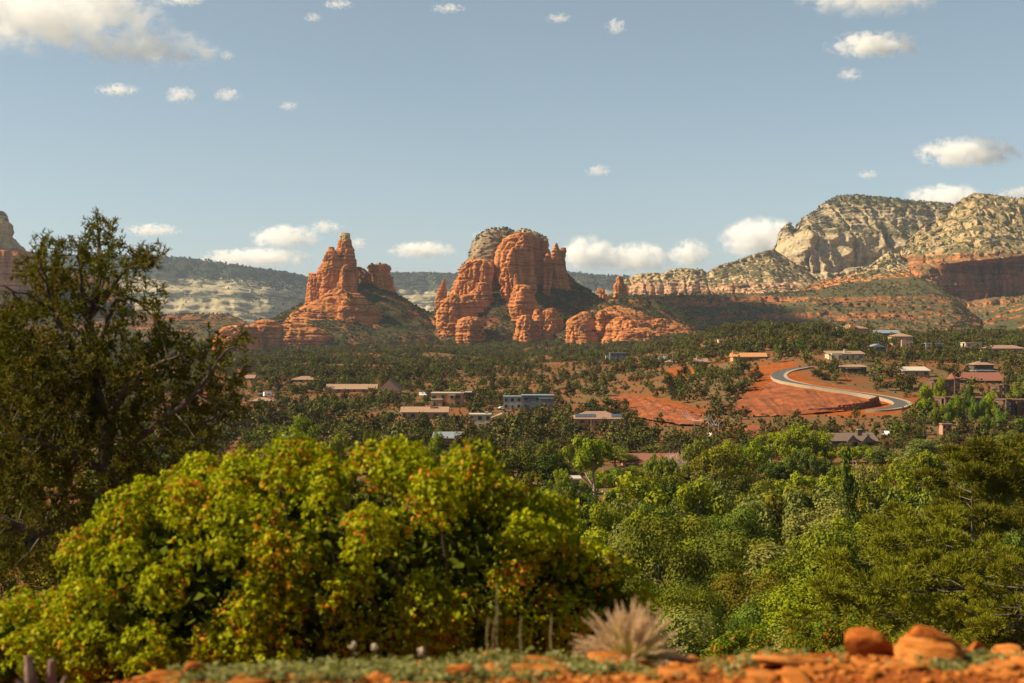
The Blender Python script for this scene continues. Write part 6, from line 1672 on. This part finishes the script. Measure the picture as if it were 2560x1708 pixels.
# fountain grass
def fountain_grass():
    Y = 7.75; b = np.array([(1575-CX)/F*Y, Y, 0]); b[2] = float(gz(b[0], Y))
    e_ = empty("fountain_grass", b, 0, "tuft of fountain grass with feathery pinkish plumes", "grass tuft", None, (1.22, 1.1, 1.08))
    r2 = np.random.default_rng(515)
    M_BL = leaf_mat("grass_blades", [(.30, .28, .06), (.42, .36, .10), (.34, .32, .07)], trans=.25, objvar=0)
    M_PL = leaf_mat("grass_plumes", [(.52, .33, .22), (.64, .45, .32), (.74, .58, .43)], trans=.35, objvar=0, tcol=1.1)
    V, Fc, k = [], [], 0
    for i in range(700):
        a = r2.uniform(0, 6.28); lean = r2.random()**.7*1.15; L = r2.uniform(.12, .24); d = np.array([math.cos(a)*math.sin(lean), math.sin(a)*math.sin(lean), math.cos(lean)])
        s = np.cross(d, (0, 0, 1.001)); s /= np.linalg.norm(s)+1e-9; p0 = np.array([math.cos(a), math.sin(a), 0])*r2.random()*.06
        for j in range(5):
            t = j/4; c = p0 + d*L*t - np.array([0, 0, .06*t*t*lean]); w = .0022*(1-t*.8)
            V += [c - s*w, c + s*w]
            if j: Fc.append((k-2, k-1, k+1, k)); 
            k += 2
    link("blades", mk_mesh("blades", V, Fc, M_BL), e_)
    V, Fc = [], []
    for i in range(170):
        a = r2.uniform(0, 6.28); lean = .1 + r2.random()*1.3; L = r2.uniform(.17, .27); d = np.array([math.cos(a)*math.sin(lean), math.sin(a)*math.sin(lean)*.8, math.cos(lean)*1.05])
        pt = lambda t: d*L*t*1.32 - np.array([0, 0, .07*t*t*lean])
        Pp = np.array([pt(t) for t in np.linspace(.45, 1.0, 55)]); tg = np.gradient(Pp, axis=0); tg /= np.linalg.norm(tg, axis=1, keepdims=True)
        env = np.sin(np.linspace(.25, 3.0, 55))
        for rep in range(3):
            dv = rnd_dir(r2, 55)*.75 + tg*.9; dv /= np.linalg.norm(dv, axis=1, keepdims=True)
            s = np.cross(dv, rnd_dir(r2, 55)); s /= np.linalg.norm(s, axis=1, keepdims=True)
            ln = (.019*env*r2.uniform(.6, 1.3, 55))[:, None]
            V.append(np.stack([Pp - s*.0011, Pp + s*.0011, Pp + dv*ln + s*.0004, Pp + dv*ln - s*.0004], 1).reshape(-1, 3))
        st = [pt(t) for t in np.linspace(0, .95, 8)]
    V = np.concatenate(V)
    link("plumes", mk_mesh("plumes", V, np.arange(len(V)).reshape(-1, 4), M_PL), e_)
fountain_grass()
# dry stalks in front of the bush
M_STALK = plain("dry_stalk", (.15, .125, .05), .9, .2, 20)
for px, yt, lab in [(1243, 1462, "tall knotted dry stalk in front of the bush, tallest of the row"), (1218, 1545, "short dry stalk left of the tallest one"),
                    (1232, 1540, "short dry stalk closest to the tallest one"), (1302, 1545, "thin bent dry stalk right of the tallest one"), (1377, 1535, "straight dry stalk nearest the fountain grass")]:
    Y = 8.0; x = (px-CX)/F*Y; z = float(gz(x, Y)); H = (CY-yt)/F*Y - z
    e_ = empty("dry_stalk", (x, Y, z), 0, lab, "stalk")
    lean = rr.normal()*.03; zs_ = np.linspace(0, H, 22); mb = MB()
    mb.tube([(lean*t*t/H + .003*math.sin(t*30), 0, t) for t in zs_], [.0048*(1-.35*t/H) + (.0018 if i % 2 else 0) for i, t in enumerate(zs_)], 6)
    mb.build("stem", M_STALK, e_)
    ps = np.array([(lean*t*t/H, 0, t) for t in rr.uniform(.1*H, H, 30)]) + rr.normal(size=(30, 3))*.006
    V, Fc = leaf_quads(ps, rnd_dir(rr, 30), .018, .008, rr); link("leaves", mk_mesh("leaves", V, Fc, M_STALK), e_)
# white flower heads at the foot of the bush
M_PETAL = plain("cream_petals", (.46, .38, .26), .8, .1, 20)
M_GSTEM = plain("green_stems", (.10, .14, .05), .9, .2, 20)
for px, yt, lab in [(882, 1614, "cream flower head, left of the pair in the dark under the bush"), (936, 1618, "cream flower head, right of the pair in the dark under the bush"), (1055, 1628, "low cream flower head among the weeds")]:
    Y = 7.9; x = (px-CX)/F*Y; z = float(gz(x, Y)); H = (CY-yt)/F*Y - z
    e_ = empty("flower", (x, Y, z), 0, lab, "flower")
    MB().tube([(0,0,0), (.01,0,H*.5), (0,0,H)], [.003,.0025,.002], 4).build("stem", M_GSTEM, e_)
    k = 46; d = rnd_dir(rr, k)*rr.uniform(.4, 1.15, (k, 1)); V, Fc = leaf_quads(d*np.array([.024,.024,.026]) + np.array([0,0,H]), d, .016, .012, rr); link("flower_head", mk_mesh("flower_head", V, Fc, M_PETAL), e_)
# grey stump at the lower left
def stump():
    Y = 7.2; b = P(110, 1760, Y); e_ = empty("dead_stump", b, 0, "weathered grey brown dead stump in the bottom left corner", "stump")
    mb = MB()
    for (px0, px1, y1, rad) in [(110, 70, 1640, .042), (110, 128, 1650, .036), (115, 165, 1690, .022), (105, 40, 1700, .02)]:
        a = P(px0, 1780, Y) - b; c = P(px1, y1, Y) - b; m = (a+c)/2 + rr.normal(size=3)*.02
        mb.tube([a, m, c], [rad, rad*.8, rad*.45], 7)
    mb.build("trunk", plain("grey_wood", (.16, .11, .08), .9, .3, 12, bump=.01, bscale=40), e_)
stump()

# ---------------------------------------------------------------- haze: one closed box of thin air round the whole scene
HZ0, HZ1 = -75.0, 560.0
hb = MB().box(-6200, 6200, -80, 9700, HZ0, HZ1)
hm, nt, out = new_mat("thin_air")
vp = nd(nt, "ShaderNodeVolumePrincipled")
vp.inputs["Color"].default_value = (0.66, 0.81, 1.0, 1)
vp.inputs["Density"].default_value = HAZE if 'HAZE' in globals() else 2.8e-5
vp.inputs["Anisotropy"].default_value = 0.3
nt.links.new(vp.outputs[0], out.inputs["Volume"])
tag(hb.build("haze", hm), "thin blue haze lying over the whole valley", None, None, "stuff")

# ---------------------------------------------------------------- clouds: soft volumes far beyond the haze
def cloud(label, px0, px1, y0, y1, Y=15000, dens=.007, thr=0.5, fs=2.2, seed=0, soft=.7, nm="cloud", dep=None):
    c = P((px0+px1)/2, (y0+y1)/2, Y); w = (px1-px0)/F*Y/2; h = (y1-y0)/F*Y/2; d = dep or max(w*.6, h)
    import bmesh
    bm = bmesh.new(); bmesh.ops.create_icosphere(bm, subdivisions=3, radius=1.12)
    me = bpy.data.meshes.new(nm); bm.to_mesh(me); bm.free()
    m, nt, out = new_mat("cloud_vapour")
    tc = nd(nt, "ShaderNodeTexCoord"); ob = tc.outputs["Object"]
    ad = nd(nt, "ShaderNodeVectorMath"); ad.operation = 'ADD'; ad.inputs[1].default_value = (seed*3.71, seed*1.37, seed*2.11); nt.links.new(ob, ad.inputs[0])
    asp = w / h
    big = noise(nt, scaled(nt, ad.outputs[0], (fs*max(1, asp**.7), fs*1.2, fs*.9)), 1.0, 10, .66, .25)
    ln = nd(nt, "ShaderNodeVectorMath"); ln.operation = 'LENGTH'; nt.links.new(ob, ln.inputs[0])
    sep = nd(nt, "ShaderNodeSeparateXYZ"); nt.links.new(ob, sep.inputs[0])
    f = mathn(nt, 'SUBTRACT', 1.0, ln.outputs["Value"])
    # cumulus: flat underside, heaped top
    under = mathn(nt, 'MULTIPLY', mathn(nt, 'ADD', sep.outputs[2], .8), 1.6, clamp=True)
    v = mathn(nt, 'ADD', mathn(nt, 'MULTIPLY', f, 1.0), mathn(nt, 'MULTIPLY', mathn(nt, 'SUBTRACT', big, .5), 4.6))
    v = mathn(nt, 'SUBTRACT', v, thr - .25)
    v = mathn(nt, 'MULTIPLY', mathn(nt, 'DIVIDE', v, soft, clamp=True), mathn(nt, 'MULTIPLY', f, 4, clamp=True))
    v = mathn(nt, 'MULTIPLY', mathn(nt, 'MULTIPLY', v, under), dens)
    s = nd(nt, "ShaderNodeVolumeScatter"); s.inputs["Color"].default_value = (1, .985, .96, 1); s.inputs["Anisotropy"].default_value = 0.0
    nt.links.new(v, s.inputs["Density"]); nt.links.new(s.outputs[0], out.inputs["Volume"])
    me.materials.append(m)
    o = link(nm, me, None, c, 0, (w, d, h))
    return tag(o, label, "cloud")
CL = [("largest white cloud in the upper left corner", -220, 420, -60, 140, .45),
      ("long bright cloud bank trailing below the largest cloud", 190, 545, 75, 175, .45),
      ("small cloud puff right of the long bright bank", 545, 590, 125, 155, .55),
      ("faint cloud wisp at the top edge left of centre", 400, 520, -20, 18, .5),
      ("small flat cloud at the top edge near the centre", 805, 885, -2, 26, .5),
      ("small cloud puff below the flat cloud near the top", 758, 808, 30, 60, .5),
      ("thin streak cloud at the top right of centre", 1075, 1165, 8, 36, .55),
      ("thin streak cloud further right along the top", 1362, 1432, 32, 62, .55),
      ("small ragged cloud right of the thin streaks", 1512, 1568, 44, 92, .55),
      ("big cloud cut by the top edge at the right", 2000, 2345, -70, 48, .42),
      ("ragged winged cloud below the top right cloud", 2070, 2300, 78, 150, .47),
      ("faint wisp below the ragged winged cloud", 2090, 2160, 168, 208, .62),
      ("plump cloud floating above the tall mountain", 2295, 2560, 342, 426, .42),
      ("tiny cloud left of the plump cloud", 2140, 2200, 424, 452, .55),
      ("cloud heaped behind the mountain saddle", 2260, 2470, 460, 540, .42),
      ("cloud at the right edge above the ridge", 2480, 2640, 466, 520, .45),
      ("lone small cloud in the clear sky above the great butte", 1462, 1530, 410, 446, .52),
      ("thin pair of streaks on the left side of the sky", 238, 352, 208, 244, .55),
      ("small triangular cloud in the left sky", 412, 492, 214, 264, .45),
      ("small oval cloud right of the triangular one", 534, 602, 218, 258, .46),
      ("smallest oval cloud in the row of three", 698, 746, 252, 280, .48),
      ("low double cloud right of the pine top", 312, 450, 558, 596, .46),
      ("low cloud left of the spire butte", 628, 802, 562, 630, .40),
      ("pale cloud above and left of the spire", 772, 860, 550, 588, .5),
      ("low cloud bank resting on the far mesa", 500, 780, 620, 672, .42),
      ("small cloud right behind the spire", 868, 920, 592, 628, .45),
      ("flat based cloud between the two buttes", 972, 1140, 602, 652, .38),
      ("small cloud behind the grey dome", 1180, 1240, 576, 606, .5),
      ("tall heaped cloud just right of the great butte", 1400, 1540, 590, 690, .34),
      ("long cumulus bank low over the rimrock", 1500, 1680, 606, 690, .36),
      ("cumulus puff left of the rimrock ledges", 1670, 1780, 598, 680, .38),
      ("bright cloud rising behind the mountain's left cliff", 1800, 2010, 545, 660, .34)]
for i, (lb, a, b_, c, d, t) in enumerate(CL):
    ex = 1.15
    mx, my, hx_, hy_ = (a+b_)/2, (c+d)/2, (b_-a)/2*ex, (d-c)/2*ex
    cloud(lb, mx-hx_, mx+hx_, my-hy_, my+hy_, 14500 + 130*i, thr=t, seed=i+1, dens=.0035 if b_-a > 300 else .009)
# the low cloud overhead, out of the frame, whose shade lies on the bench
el = R(SUN_EL)
sx, sy, sz = to_sun
for tx, ty, tz, rw, rd, nm_ in [((1815-CX)/F*2700, 2700, 20, 215, 300, "overhead cloud shading the red bench")]:
    k = (900 - tz) / sz
    Yc = ty + sy*k; Xc = tx + sx*k
    px_, py_ = CX + F*Xc/Yc, CY - F*900/Yc
    cloud(nm_, px_ - rw/Yc*F, px_ + rw/Yc*F, py_ - 60/Yc*F, py_ + 60/Yc*F, Yc, thr=.1, seed=60+rw, dens=.06, dep=rd)
